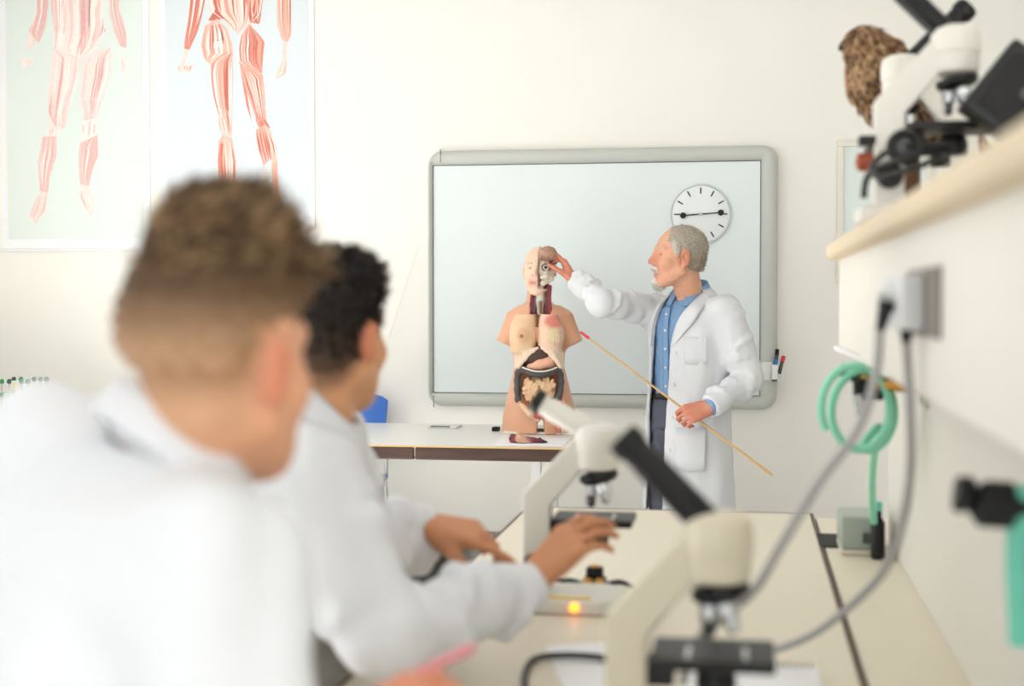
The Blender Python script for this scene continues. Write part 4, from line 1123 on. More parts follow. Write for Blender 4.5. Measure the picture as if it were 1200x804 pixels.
# white goatee and moustache
Bd = Solid(.0035); WHT = rgb(222, 216, 208)
Bd.add(ell(hg(0, .074, -.098), np.array((.032, .030, .030)) * hs_, HR, WHT), 0)
Bd.add(cone(hg(-.030, .076, -.075), hg(-.022, .090, -.045), .009 * hs_, .007 * hs_, WHT), .01); Bd.add(cone(hg(.030, .076, -.075), hg(.022, .090, -.045), .009 * hs_, .007 * hs_, WHT), .01)
Bd.add(cone(hg(-.022, .094, -.043), hg(0, .101, -.038), .007 * hs_, .007 * hs_, WHT), .008); Bd.add(cone(hg(.022, .094, -.043), hg(0, .101, -.038), .007 * hs_, .007 * hs_, WHT), .008)
Bd.sub(cone(hg(-.012, .10, -.060), hg(.012, .10, -.060), .012 * hs_), .005)
V, F, C, N = Bd.mesh(disp=wob(.0018, .012, 3))
beard = np_mesh('beard', V, F, 'hair', man, cols=C)
strands('beard_strands', V, N, np.ones(len(V), bool), 800, .016, lambda v: np.tile(HR @ np.array([0, .15, -1]), (len(v), 1)), .0010, [WHT, rgb(200, 192, 182), rgb(236, 232, 226)], beard, seed=6, lift=.2, jit=.3)
# shirt
Sh = Solid(.005)
Sh.add(loft(TC, TR, sec_body), .01)
Sh.add(cone(shR, shR + (elR - shR) * .6, .055, .05), .03); Sh.add(cone(shL, elL, .055, .046), .03); Sh.add(cone(elL, wrL, .045, .036, flat=True), .01)
Sh.sub(cone(tq(0, .02, 1.405), tq(0, .02, 1.5), .058, .066), .006)
sw = wob(.003, .05, 11, aniso=(1, 1, .5))
V, F, C, N = Sh.mesh(disp=sw)
shirt = np_mesh('shirt', V, F, 'shirt_blue', man)
def ringpt(r1, r2, ang, z, cy=.018): return tq(r1 * math.sin(ang), cy - r2 * math.cos(ang), z)
angs = [math.radians(t) for t in range(18, 343, 27)]
patch('shirt_collar', [ringpt(.060, .060, t, 1.408 + .050 * (1 - math.cos(t)) / 2 - .012) for t in angs], [ringpt(.068, .066, t, 1.428 + .052 * (1 - math.cos(t)) / 2) for t in angs], 4, .004, 'shirt_blue', man)
patch('shirt_collar', [ringpt(.070, .076, t, 1.428 + .052 * (1 - math.cos(t)) / 2) for t in angs], [ringpt(.098, .128 if math.cos(t) > .5 else .095, t, 1.362 + .070 * (1 - math.cos(t)) / 2) for t in angs], 4, .004, 'shirt_blue', man)
def front(l, z, g=.0):
    zz = [s[0] for s in sec_body]; rx = np.interp(z, zz, [s[3] for s in sec_body]) + g; ry = np.interp(z, zz, [s[4] for s in sec_body]) + g
    return -ry * math.sqrt(max(0.02, 1 - (l / rx) ** 2))
pa = [tq(-.062, front(-.062, z, .006), z) for z in (.98, 1.08, 1.18, 1.28, 1.36)]; pb = [tq(-.032, front(-.032, z, .006), z) for z in (.98, 1.08, 1.18, 1.28, 1.36)]
patch('button_placket', pa, pb, 6, .003, 'shirt_blue', man)
for z in (1.02, 1.10, 1.18, 1.26, 1.33):
    c = tq(-.047, front(-.047, z, .009), z); MB().lathe([(.0055, 0), (.0055, .002), (.003, .003)], c, -BK, 14).build('shirt_button', 'button', shirt)
# trousers, belt, shoes
Tr = Solid(.006)
Tr.add(loft(TC, TR, [(.84, 0, 0, .17, .12), (.93, 0, 0, .168, .116), (.985, 0, 0, .162, .113)]), 0)
for sx in (-1, 1):
    Tr.add(cone(tq(sx * .085, 0, .86), tq(sx * .095, -.01, .48), .095, .075), .03); Tr.add(cone(tq(sx * .095, -.01, .48), tq(sx * .10, .015, .06), .075, .066, flat=True), .02)
V, F, C, N = Tr.mesh(disp=wob(.004, .07, 12)); tro = np_mesh('trousers', V, F, 'trouser', man)
ring = [tq(.166 * math.cos(t), .117 * math.sin(t), .972) for t in np.linspace(0, 2 * math.pi, 41)]
patch('belt', [p + UP * .012 for p in ring], [p - UP * .012 for p in ring], 1, .006, 'leather', man, rows=2)
for sx in (-1, 1):
    Sx = Solid(.006); Sx.add(cone(tq(sx * .10, .03, .05), tq(sx * .115, -.16, .04), .045, .038), .02)
    Sx.add(cone(tq(sx * .10, .02, .06), tq(sx * .10, .02, .09), .045, .042), .02)
    Sx.sub(Prim(lambda x, y, z: z - .004 + 0 * x, (-9, -9, -1), (9, 9, .004)), 0)
    V, F, C, N = Sx.mesh(); np_mesh('shoe', V, F, 'leather', man)
# white coat, open in front
sec_coat = [(.46, 0, .005, .215, .165), (.70, 0, .005, .205, .16), (.90, 0, 0, .196, .15), (1.0, 0, 0, .186, .142), (1.15, 0, 0, .188, .14), (1.27, 0, 0, .197, .138), (1.34, 0, .005, .188, .122), (1.385, 0, .012, .135, .10), (1.415, 0, .016, .088, .084)]
Ct = Solid(.005)
Ct.add(loft(TC, TR, sec_coat), .0)
Ct.add(cone(shR, elR, .072, .060), .04); Ct.add(cone(elR, wrR + unit(wrR - elR) * .004, .058, .048, flat=True), .012)
Ct.add(cone(shL, elL, .074, .062), .04); Ct.add(cone(elL, wrL + unit(elL - wrL) * .012, .060, .050, flat=True), .012)
rngf = random.Random(5)
for (p, q, ra, n_) in ((elR, wrR, .056, 6), (shR, elR, .066, 5), (elL, wrL, .057, 6), (shL, elL, .068, 5)):          # sleeve folds
    ax_ = unit(q - p); u = unit(np.cross(ax_, (.3, -1, .2))); v = np.cross(ax_, u)
    for i in range(n_):
        t = (i + .5) / n_; c = p + (q - p) * t; a0 = rngf.uniform(0, 6.28); tilt = rngf.uniform(-.5, .5)
        pts = [c + (u * math.cos(a0 + k) + v * math.sin(a0 + k)) * ra + ax_ * (tilt * .05 * k) for k in (-.9, -.3, .3, .9)]
        Ct.chain(pts, [.003, .007, .007, .003], .022)
Ct.sub(loft(TC, TR, grow([s for s in sec_coat], -.014)), .004)
Ct.sub(loft(TC, TR, [(.30, 0, 0, .20, .15), (.60, 0, 0, .19, .145)]), .004)
Ct.sub(cone(tq(0, .02, 1.38), tq(0, .0, 1.52), .072, .10), .004)
ZS = [.2, .60, .95, 1.05, 1.20, 1.31, 1.39, 1.6]
OL0 = [-.150, -.146, -.140, -.134, -.122, -.104, -.075, -.06]; OL1 = [-.045, -.035, -.022, -.018, -.006, .022, .072, .09]
Ct.sub(wedge(TC, TR, ZS, OL0, OL1, -.02), .004)
for k in range(8):                                                                                        # long vertical folds of the skirt
    l = -.19 + .052 * k; Ct.add(cone(tq(l * .92, -.148 * math.sqrt(max(0, 1 - (l / .2) ** 2)), .46), tq(l * .85, -.138 * math.sqrt(max(0, 1 - (l / .2) ** 2)), .90), .010, .003), .02) if l > 0 else None
cw = wob(.0042, .12, 21, n=9, aniso=(1, 1, .22)); cw2 = wob(.0008, .06, 22, n=12)
V, F, C, N = Ct.mesh(disp=lambda v: cw(v) + cw2(v))
coat = np_mesh('lab_coat', V, F, 'coat', man)
def cf(l, z, g=.004):
    zz = [s[0] for s in sec_coat]; rx = np.interp(z, zz, [s[3] for s in sec_coat]); ry = np.interp(z, zz, [s[4] for s in sec_coat])
    return tq(l, -ry * math.sqrt(max(0.03, 1 - (l / rx) ** 2)) - g, z)
patch('lapel', [cf(-.002, 1.19), cf(.012, 1.26), cf(.035, 1.32, .008), cf(.070, 1.375, .010), ringpt(.088, .075, 1.15, 1.425)],
      [cf(.004, 1.19), cf(.060, 1.25, .008), cf(.098, 1.30, .010), cf(.118, 1.345, .012), ringpt(.125, .09, 1.25, 1.395)], 6, .006, 'coat', man)
patch('lapel', [cf(-.124, 1.19), cf(-.115, 1.25), cf(-.102, 1.31, .008), cf(-.080, 1.37, .010), ringpt(.085, .075, -1.0, 1.42)],
      [cf(-.128, 1.19), cf(-.150, 1.25, .006), cf(-.150, 1.31, .008), cf(-.135, 1.35, .010), ringpt(.12, .09, -1.15, 1.395)], 6, .006, 'coat', man)
cang = [math.radians(t) for t in range(66, 305, 24)]
patch('collar', [ringpt(.083, .080, t, 1.425 + .026 * (1 - math.cos(t)) / 2) for t in cang], [ringpt(.122, .112, t, 1.388 + .024 * (1 - math.cos(t)) / 2) for t in cang], 5, .006, 'coat', man)
patch('breast_pocket', [cf(.06, 1.235, .004), cf(.10, 1.235, .004), cf(.145, 1.235, .004)], [cf(.06, 1.12, .003), cf(.10, 1.115, .003), cf(.145, 1.12, .003)], 6, .003, 'coat', man)
patch('hip_pocket', [cf(.03, .85, .008), cf(.09, .85, .008), cf(.15, .85, .008)], [cf(.03, .67, .008), cf(.09, .665, .008), cf(.15, .67, .008)], 6, .004, 'coat', man)
for z, l in ((1.165, .008), (1.03, .0), (.89, -.006), (.75, -.012), (.60, -.02)):
    MB().lathe([(.0085, 0), (.0085, .002), (.005, .0035)], cf(l + .012, z, .006), -BK, 16).build('coat_button', 'button', coat)
for z in (1.02, .88): MB().lathe([(.0085, 0), (.0085, .002), (.005, .0035)], cf(-.150, z, .005), -BK, 16).build('coat_button', 'button', coat)

# pointer
pt0, pt1 = P(680, 389, 6.06), P(905, 557, 5.93)
ps = empty('pointer_stick', pt0, 'thin wooden pointer with a red tip held across by the standing person', 'pointer')
u_ = unit(pt1 - pt0)
MB().tube([pt0 + u_ * .045, pt1], [.0042, .0062], 12).build('shaft', 'pointer_wood', ps)
MB().tube([pt0, pt0 + u_ * .003, pt0 + u_ * .048], [.0035, .0055, .0062], 12).build('red_tip', 'red', ps)
# ================================================================== the torso model
MY = 6.24
def mq(px, py, dy=0.0): return P(px, py, MY + dy)
PKS = rgb(228, 172, 138); PKL = rgb(244, 222, 200)
tm = empty('torso_model', (mq(632, 500)[0], MY, TZ), 'anatomical torso model with open chest and belly standing on the back table', 'torso model')
I3 = np.eye(3)
B = Solid(.004)
mx = mq(632.5, 400)[0]
zz = lambda py: mq(632, py)[2]
hw = lambda px0, px1: (mq(px1, 420)[0] - mq(px0, 420)[0]) / 2
secs = []
for py, x0, x1, ry in ((507, 588, 677, .105), (490, 589, 676, .112), (470, 593, 671, .115), (450, 598, 666, .108), (430, 602, 661, .098), (410, 601, 662, .102), (385, 598, 664, .108), (368, 596, 667, .095), (358, 607, 657, .07)):
    a, b = mq(x0, py)[0], mq(x1, py)[0]; secs.append((zz(py), (a + b) / 2 - mx, .01, (b - a) / 2, ry))
o3 = np.array([mx, MY, 0.0])
B.add(loft(o3, I3, secs, PKS), 0)
B.add(cone(mq(605, 376, .01), mq(591.5, 403, 0), .050, .041, PKS, flat=True), .025); B.add(cone(mq(660, 376, .01), mq(673, 403, 0), .050, .041, PKS, flat=True), .025)
B.add(cone(mq(631, 362, .02), mq(631, 326, .01), .058, .045, PKS), .04)
for py_ in (494, 498, 503, 508): B.sub(cone(mq(633.5, py_, -.3), mq(633.5, py_, .3), .011 + .00035 * (py_ - 494)), .012)
B.sub(ell(mq(631, 452, -.10), np.array((hw(604, 658), .075, (zz(424) - zz(488)) / 2)), None), .008)            # belly cavity
B.sub(ell(mq(632, 420, -.10), np.array((hw(610, 655), .07, .07)), None), .01)
B.sub(cone(mq(633, 338, -.055), mq(633, 372, -.075), .042, .046), .006)                                            # open neck
V, F, C, N = B.mesh(soft=.01); np_mesh('body', V, F, 'plastic_skin', tm, cols=C)
# red rim of the belly opening
rim = [mq(631.5 + 26.5 * math.cos(t), 455 + (33 if math.sin(t) > 0 else 30) * math.sin(t), -.113 + .055 * math.cos(t) ** 2) for t in np.linspace(-.25 * math.pi, 1.25 * math.pi, 30)]
MB().tube(rim, .0085, 10).build('opening_rim', 'red', tm) if False else np_mesh('opening_rim', *(lambda m: (m.V, m.F))(MB().tube(spline(rim, 3), .011, 10)), 'plastic_skin', tm, cols=np.tile(rgb(196, 92, 92), (len(MB().tube(spline(rim, 3), .011, 10).V), 1)))
def organ(name, S, **kw):
    V, F, C, N = S.mesh(**kw); return np_mesh(name, V, F, 'plastic_skin', tm, cols=C)
# chest halves
for sx, x0, x1, col, c2 in ((-1, 601, 631.5, rgb(238, 200, 162), rgb(214, 162, 122)), (1, 633.5, 661, rgb(240, 202, 176), rgb(224, 130, 118))):
    S = Solid(.004); cxp = (x0 + x1) / 2
    ctr = [(367, -.072, .7), (378, -.09, .95), (392, -.098, 1.0), (404, -.098, .96)]
    S.add(loft(np.array([mq(cxp, 390)[0], MY - .075, 0]), I3, [(zz(413), -sx * .0, 0, hw(x0, x1) * .96, .040), (zz(400), 0, 0, hw(x0, x1), .052), (zz(380), 0, .008, hw(x0, x1) * .97, .048), (zz(368), -sx * .008, .02, hw(x0, x1) * .72, .03)], col, pw=2.6), .0)
    S.add(ell(mq(cxp + sx * 2 - 1, 393, -.102), (.047, .042, .050), None, col), .03)
    for i in range(5):                                                                                     # ribs below
        py = 411 + i * 4.2; xo = (604 if sx < 0 else 660); xi = 630 - i * 4.5 if sx < 0 else 635 + i * 4.5
        S.chain([mq(xi, py - 3, -.115), mq((xi * .5 + xo * .5), py + 2, -.112), mq(xo, py + 3.5, -.07)], [.0075, .0085, .0075], .006, rgb(244, 224, 196) if i % 2 else rgb(236, 206, 180))
    pnts = [(ell(mq(cxp + sx * 2 - 1, 393, -.14), (.03, .03, .035)), c2 if sx < 0 else rgb(240, 222, 178), .75, .03)]
    if sx > 0: pnts += [(ell(mq(650, 376, -.11), (.045, .06, .032)), rgb(220, 110, 100), .8, .03)]
    else: pnts += [(ell(mq(611, 394, -.145), (.009, .02, .008)), rgb(150, 92, 70), .9, .006)]
    V, F, C, N = S.mesh(paints=pnts, disp=None, soft=.008)
    if sx > 0:
        m_ = np.linalg.norm((V - mq(649.5, 393, -.14)) / np.array([.038, .05, .045]), axis=1) < 1
        V = V + N * (np.where(m_, .0025 * np.sign(np.sin(V[:, 0] * 520 + np.sin(V[:, 2] * 300) * 2) * np.sin(V[:, 2] * 560)), 0))[:, None]
    np_mesh('chest_plate', V, F, 'plastic_skin', tm, cols=C)
S = Solid(.004); LV_ = rgb(70, 46, 40)
S.add(ell(mq(628, 420, -.085), (.05, .045, .036), None, LV_), 0); S.add(ell(mq(640, 416, -.085), (.034, .04, .03), None, LV_), .02); S.add(cone(mq(634, 409, -.10), mq(612, 430, -.075), .018, .016, LV_), .02); organ('liver', S)
S = Solid(.004); S.chain([mq(621, 430, -.105), mq(632, 427, -.115), mq(643, 424, -.11), mq(648, 430, -.09)], [.015, .020, .019, .012], .02, rgb(236, 178, 150)); organ('stomach', S)
S = Solid(.004); CL = rgb(84, 82, 82)
pts = [mq(607, 470, -.075), mq(606, 452, -.08), mq(607, 437, -.085), mq(614, 433, -.105), mq(624, 437.5, -.118), mq(632, 438.5, -.120), mq(642, 437.5, -.116), mq(652, 433, -.10), mq(657, 440, -.08), mq(657, 455, -.075), mq(652, 470, -.085), mq(642, 478, -.10)]
sp = spline(pts, 5); S.chain(sp, [.0125 + .0025 * math.sin(i * 2.1) for i in range(len(sp))], .006, CL)
V, F, C, N = S.mesh(); col_ = np_mesh('colon', V, F, 'plastic_skin', tm, cols=C)
MB().tube(spline([mq(612, 430.5, -.122), mq(624, 434.5, -.137), mq(632, 435.5, -.139), mq(642, 434.5, -.135), mq(653, 430.5, -.118)], 6), .0035, 8).build('colon_band', 'bone_label', col_)
S = Solid(.003); IN = rgb(232, 190, 150); r_ = random.Random(8)
S.add(ell(mq(632, 456, -.070), (.075, .028, .06), None, rgb(170, 112, 88)), 0)
for k in range(46):
    t = r_.uniform(0, 6.28); rad = math.sqrt(r_.random()); px = 632 + 19 * rad * math.cos(t); py = 456 + 14 * rad * math.sin(t)
    a = r_.uniform(0, 3.14); l = r_.uniform(2.2, 4.2); dy = -.108 + .02 * rad * rad
    pts = [mq(px + l * math.cos(a + s * .9) * s, py + l * math.sin(a + s * .9) * s, dy) for s in (-1, -.33, .33, 1)]
    S.chain(pts, [.0076] * 4, .0008, IN)
organ('small_intestine', S, relax=1, paints=())
# thigh section print: muscle strands on the opened right thigh
S = Solid(.004)
for i, c in enumerate((rgb(226, 120, 100), rgb(244, 214, 186), rgb(214, 108, 92), rgb(240, 196, 164))):
    S.chain([mq(648 + i * 4, 470, -.098 + i * .006), mq(653 + i * 4.2, 488, -.105 + i * .01), mq(655 + i * 4.5, 506, -.095 + i * .012)], [.006, .010, .008], .004, c)
organ('thigh_muscle', S)
S = Solid(.004); S.chain([mq(612, 476, -.098), mq(622, 486, -.11), mq(631, 492, -.10)], [.014, .016, .010], .01, rgb(240, 198, 164)); organ('groin_fold', S)
# neck: muscles and vessels
S = Solid(.0035)
for px0, px1, c, r0 in ((624, 622, rgb(120, 44, 52), .010), (628, 626, rgb(74, 52, 84), .007), (640, 642, rgb(104, 40, 52), .011), (643.5, 645, rgb(150, 64, 64), .009)):
    S.chain([mq(px0 + 1, 336, -.03), mq(px0, 350, -.045), mq(px1, 366, -.055)], [r0, r0, r0 * 1.1], .003, c)
S.chain([mq(633, 338, -.045), mq(633, 350, -.055), mq(633, 366, -.06)], [.017, .016, .013], .004, rgb(206, 206, 188))
S.chain([mq(633, 355, -.072), mq(633, 366, -.078)], [.008, .006], .003, rgb(150, 96, 74)); organ('neck_vessels', S, soft=.003)
# head: face half in skin, other half opened to the skull
mh = mq(632, 318, -.0); MR = frame_from((-.06, -1, 0)); ms = .85
S = Solid(.0035); FS = rgb(238, 204, 178)
g2 = head_prims(S, mh, MR, ms, FS, rgb(206, 130, 118))
S.add(cone(mh + np.array([0, .03, -.05]), mq(631, 348, .02), .044, .044, PKS), .03)
SKU = mq(632.8, 316)[0]
S.sub(Prim(lambda x, y, z: np.maximum(SKU + .002 - x, (zz(339) - z)) + 0 * y, (SKU, MY - .3, zz(339)), (SKU + .3, MY + .3, zz(280))), 0)
V, F, C, N = S.mesh(paints=[(cone(g2(.020, .095, .016), g2(.044, .082, .014), .003), rgb(120, 80, 66), .9, .006), (cone(g2(.014, .100, .040), g2(.050, .080, .041), .0025), rgb(176, 128, 104), .8, .007), (ell(g2(.02, .10, -.06), (.02, .02, .008), MR), rgb(206, 120, 108), .6, .008), (ell(g2(.014, .11, -.02), (.008, .02, .006), MR), rgb(200, 140, 116), .7, .008)]); np_mesh('face_half', V, F, 'plastic_skin', tm, cols=C)  # last paint puts shade beside the nose into the colour
S = Solid(.0035); BN = rgb(240, 230, 212)
ctr = mh + np.array([.032, .0, .0])
S.add(ell(mh + np.array([.020, .005, .008]), (.045, .075, .050), None, BN), 0)
S.add(cone(mq(636, 332, -.055), mq(645, 326, -.03), .014, .013, BN), .02); S.add(cone(mq(645, 326, -.03), mq(647.5, 313, 0), .012, .012, BN), .015)
S.add(cone(mq(636, 324, -.075), mq(640, 323, -.07), .013, .012, BN), .015); S.add(cone(mq(640, 318.5, -.068), mq(648, 318, -.03), .006, .007, BN), .008)
S.sub(ell(mq(640, 313.5, -.095), (.018, .03, .016), None), .006)
S.sub(ell(mq(634.5, 320, -.09), (.007, .03, .011), None), .004)
S.sub(Prim(lambda x, y, z: np.maximum(z - 0 * x, -z) * 0 + (x - SKU - .001) * -1 * -1 * 0 + (SKU + .001 - x) * -1 * -1 if False else (x - (SKU + .001)) * 1.0 + 0 * y + 0 * z, (SKU - .2, MY - .3, zz(340)), (SKU + .001, MY + .3, zz(290))), 0)
S.sub(Prim(lambda x, y, z: (zz(304) - z) + 0 * x + 0 * y, (SKU - .1, MY - .3, zz(304)), (SKU + .3, MY + .3, zz(280))), 0)
V, F, C, N = S.mesh(disp=wob(.0008, .02, 3)); np_mesh('skull_half', V, F, 'plastic_skin', tm, cols=C)
ey = mq(640, 313.5, -.062); MB().sphere(ey, .0125, 16, 10).build('eyeball', 'bone_label', tm); MB().lathe([(.0065, 0), (.0065, .002), (.004, .003)], ey + np.array([0, -.0115, 0]), (0, -1, 0), 16).build('iris', 'black', tm)
MB().tube([mq(640 + 5.2 * math.cos(t), 313.5 + 4.2 * math.sin(t), -.066 + .012 * math.cos(t) * 1) for t in np.linspace(0, 6.283, 25)], .0022, 8, caps=False).build('eye_socket_rim', 'wood_dark', tm)
S = Solid(.004); S.add(ell(mq(647, 306, .02), (.026, .055, .02), None, rgb(96, 56, 50)), 0); organ('inner_skull', S)
S = Solid(.0035); S.add(ell(mq(650.5, 318, .015), (.007, .016, .024), None, rgb(232, 170, 140)), 0); S.sub(ell(mq(652, 317, .008), (.006, .008, .012), None), .004); organ('ear', S)
MB().box((mx - hw(588, 677) * .9, MY - .08, TZ), (mx + hw(588, 677) * .9, MY + .10, TZ + .012)).build('stand_plate', 'bone_label', tm, bevel=.003)
# brain half in the man's hand
S = Solid(.0035); BR = rgb(190, 146, 122)
bc = P(642, 297, 6.11)
S.add(ell(bc, (.038, .045, .031), None, BR), 0); S.add(ell(P(640, 302, 6.11), (.028, .03, .014), None, rgb(120, 78, 70)), .006)
bw_ = lambda v: .0024 * np.sign(np.sin(v[:, 0] * 380 + 2.2 * np.sin(v[:, 2] * 300 + v[:, 1] * 150)) ) * .8
V, F, C, N = S.mesh(disp=bw_)
br = np_mesh('brain_model', V, F, 'plastic_skin', cols=C, origin=bc, parent=None); br.location = bc
tag(br, 'tan half brain piece held above the open skull of the torso model', 'brain model')
# organ piece lying on the table
S = Solid(.0035)
yo = 5.78
for k, (a, b, r0) in enumerate((((601, 512), (609, 514), .014), ((601, 517), (609, 518), .015), ((604, 520), (611, 519), .012))): S.add(cone(P(*a, yo), P(*b, yo), r0, r0, rgb(130, 44, 58)), .008)
S.add(cone(P(609, 514, yo - .02), P(616, 519, yo - .02), .017, .016, rgb(226, 176, 150)), .01); S.add(cone(P(616, 515, yo), P(632, 519, yo), .014, .018, rgb(120, 44, 62)), .012); S.add(cone(P(632, 519, yo), P(640, 520, yo), .015, .011, rgb(70, 40, 48)), .01)
S.sub(Prim(lambda x, y, z: z - (TZ + .004) + 0 * x + 0 * y, (-9, 0, TZ - .3), (9, 9, TZ + .004)), 0)
V, F, C, N = S.mesh(disp=wob(.002, .02, 9)); oc = V.mean(0); oc[2] = V[:, 2].min()
og = np_mesh('organ_model', V, F, 'plastic_skin', cols=C, origin=oc); og.location = oc
tag(og, 'dark red organ piece lying on the table in front of the torso model', 'organ model')

# ------------------------------------------------------------------ seated students
def stool(x, y, z, label):
    r = empty('laboratory_stool', (x, y, 0), label, 'stool', 'stools of the seated students')
    MB().lathe([(.15, 0), (.165, .008), (.165, .03), (.15, .038)], (x, y, z - .038), (0, 0, 1), 28).build('seat', 'wood_dark', r)
    MB().tube([(x, y, .05), (x, y, z - .03)], .022, 14).build('column', 'chrome', r)
    for k in range(5):
        a = 2 * math.pi * k / 5; MB().tube([(x, y, .08), (x + .24 * math.cos(a), y + .24 * math.sin(a), .02)], .018, 10).build('foot', 'black', r)
    return r

def student(label, hcen, hf, hup, hs, neck, tfwd, tup, shw, sh_off, elR, wrR, elL, wrL, hands, skin, skin2, haircols, hairfn, seat, coat_secs, res, seedn, fade, trouser='grey_cloth'):
    root = empty('person', (seat[0], seat[1], 0), label, 'person')
    HRm = frame_from(hf, hup)
    tf = unit(tfwd); tu = unit(tup); rt = unit(np.cross(tf, tu)); bk = -np.cross(tu, rt) * 1.0
    bk = -unit(np.cross(tu, rt)); TRm = np.stack([rt, -np.cross(tu, rt) * -1, tu], 1)      # local x right, y forward, z up
    fwd = TRm[:, 1]
    o = np.asarray(neck, float)
    T = lambda r, f, u: o + rt * r + fwd * f + tu * u
    shR_, shL_ = T(shw + sh_off[0], sh_off[1], sh_off[2]), T(-shw + sh_off[3], sh_off[4], sh_off[5])
    S = Solid(res)
    g = head_prims(S, hcen, HRm, hs, skin, LIP)
    S.add(cone(hcen + HRm @ np.array([0, -.028, -.045]), o + tu * -.02, .056, .054, skin), .03)
    S.add(loft(o, TRm, grow(coat_secs, -.035), skin), .03)
    for sh, el, wr in ((shR_, elR, wrR), (shL_, elL, wrL)):
        S.add(cone(sh, el, .046, .038, skin), .03); S.add(cone(el, wr, .038, .026, skin), .01)
    hip = np.array([seat[0], seat[1], seat[2] + .150])
    hd_ = unit(np.array([tf[0], tf[1], 0])); rd = np.array([hd_[1], -hd_[0], 0])
    S.add(cone(o - tu * .36, hip, .10, .11, skin), .05)
    knees = []
    for sx in (-1, 1):
        kn = hip + hd_ * .40 + rd * sx * .11 - UP * .03; ft = np.array([kn[0] - hd_[0] * .08, kn[1] - hd_[1] * .08, .06])
        S.add(cone(hip + rd * sx * .08, kn, .075, .052, skin), .03); S.add(cone(kn, ft, .05, .035, skin), .01); S.add(cone(ft, ft + hd_ * .15, .034, .028, skin), .01)
        knees.append((kn, ft, sx))
    tips = []
    for (w, F_, N_, right, curl, th, sp_) in hands: tips.append(hand_prims(S, w, F_, N_, right, curl, skin2, 1.0, th, sp_))
    paints = [(ell(g(.082, -.012, .002), .036 * hs, HRm), rgb(210, 110, 84), .55, .03), (ell(g(-.082, -.012, .002), .036 * hs, HRm), rgb(206, 96, 70), .75, .03)]
    paints += hairfn(g, HRm, hs, 'paint')
    V, F, C, N = S.mesh(paints=paints); np_mesh('body', V, F, 'skin', root, cols=C)
    # hair
    H = Solid(.005); flow, nst, ln, wd, amp, mask = hairfn(g, HRm, hs, H)
    V, F, C, N = H.mesh(disp=wob(amp, .018, seedn))
    lz = (V - hcen) @ HRm[:, 2]; fa = np.clip((fade[0] - lz) / (fade[0] - fade[1]), 0, 1)[:, None]; C = C * (1 - fa) + np.array(fade[2]) * fa
    hr = np_mesh('hair', V, F, 'hair', root, cols=C)
    loc = (V - hcen) @ HRm
    strands('hair_strands', V, N, mask(loc), nst, ln, flow, wd, haircols, hr, seed=seedn, lift=.14, jit=.17)
    # coat
    K = Solid(res + .001)
    K.add(loft(o, TRm, coat_secs), 0)
    for sh, el, wr, r0 in ((shR_, elR, wrR, .078), (shL_, elL, wrL, .076)):
        K.add(cone(o - tu * .055, sh, .060, .074), .06)
        K.add(cone(sh, el, r0, .066), .05); K.add(cone(el, wr, .060, .046, flat=True), .015)
        rg = random.Random(seedn)
        for p, q, ra, n_ in ((sh, el, .070, 5), (el, wr, .058, 6)):
            ax_ = unit(q - p); u = unit(np.cross(ax_, (.3, -1, .2))); v = np.cross(ax_, u)
            for i in range(n_):
                t = (i + .5) / n_ * .84; c = p + (q - p) * t; a0 = rg.uniform(0, 6.28); tl = rg.uniform(-.6, .6)
                K.chain([c + (u * math.cos(a0 + k) + v * math.sin(a0 + k)) * ra + ax_ * (tl * .05 * k) for k in (-.9, -.3, .3, .9)], [.004, .009, .009, .004], .024)
    K.sub(cone(o - tu * .01, o + tu * .12, .052, .075), .006)
    w1 = wob(.0075, .15, seedn + 1, n=9, aniso=(1, 1, .35)); w2 = wob(.001, .07, seedn + 2, n=10)
    V, F, C, N = K.mesh(disp=lambda v: w1(v) + w2(v)); ct = np_mesh('lab_coat', V, F, 'coat', root)
    rp = lambda r1, ang, u, tilt: T(r1 * math.sin(ang), r1 * math.cos(ang) * .95 + .005, u + tilt * math.cos(ang))
    angs = [math.radians(t) for t in range(25, 340, 24)]
    patch('collar', [rp(.068, t, .040, -.038) for t in angs], [rp(.094, t, -.004, -.045) for t in angs], 5, .008, 'coat', root)
    patch('collar_stand', [rp(.066, t, -.01, -.03) for t in angs], [rp(.068, t, .040, -.038) for t in angs], 5, .006, 'coat', root)
    # trousers and shoes
    Q = Solid(.008)
    Q.add(cone(o - tu * .34, hip, .125, .135), .05)
    Q.add(cone(o - tu * .27 + fwd * .02, hip + hd_ * .12, .112, .160), .05)
    for kn, ft, sx in knees: Q.add(cone(hip + rd * sx * .08, kn, .095, .075), .04); Q.add(cone(kn, ft + UP * .03, .07, .055, flat=True), .01)
    V, F, C, N = Q.mesh(disp=wob(.005, .09, seedn)); np_mesh('trousers', V, F, trouser, root)
    for kn, ft, sx in knees:
        Z = Solid(.008); Z.add(cone(ft - hd_ * .03 - UP * .01, ft + hd_ * .16 - UP * .015, .048, .042), .02); Z.sub(Prim(lambda x, y, z: z - .004 + 0 * x + 0 * y, (-9, -9, -1), (9, 9, .004)), 0)
        V, F, C, N = Z.mesh(); np_mesh('shoe', V, F, 'leather', root)
    return root, tips

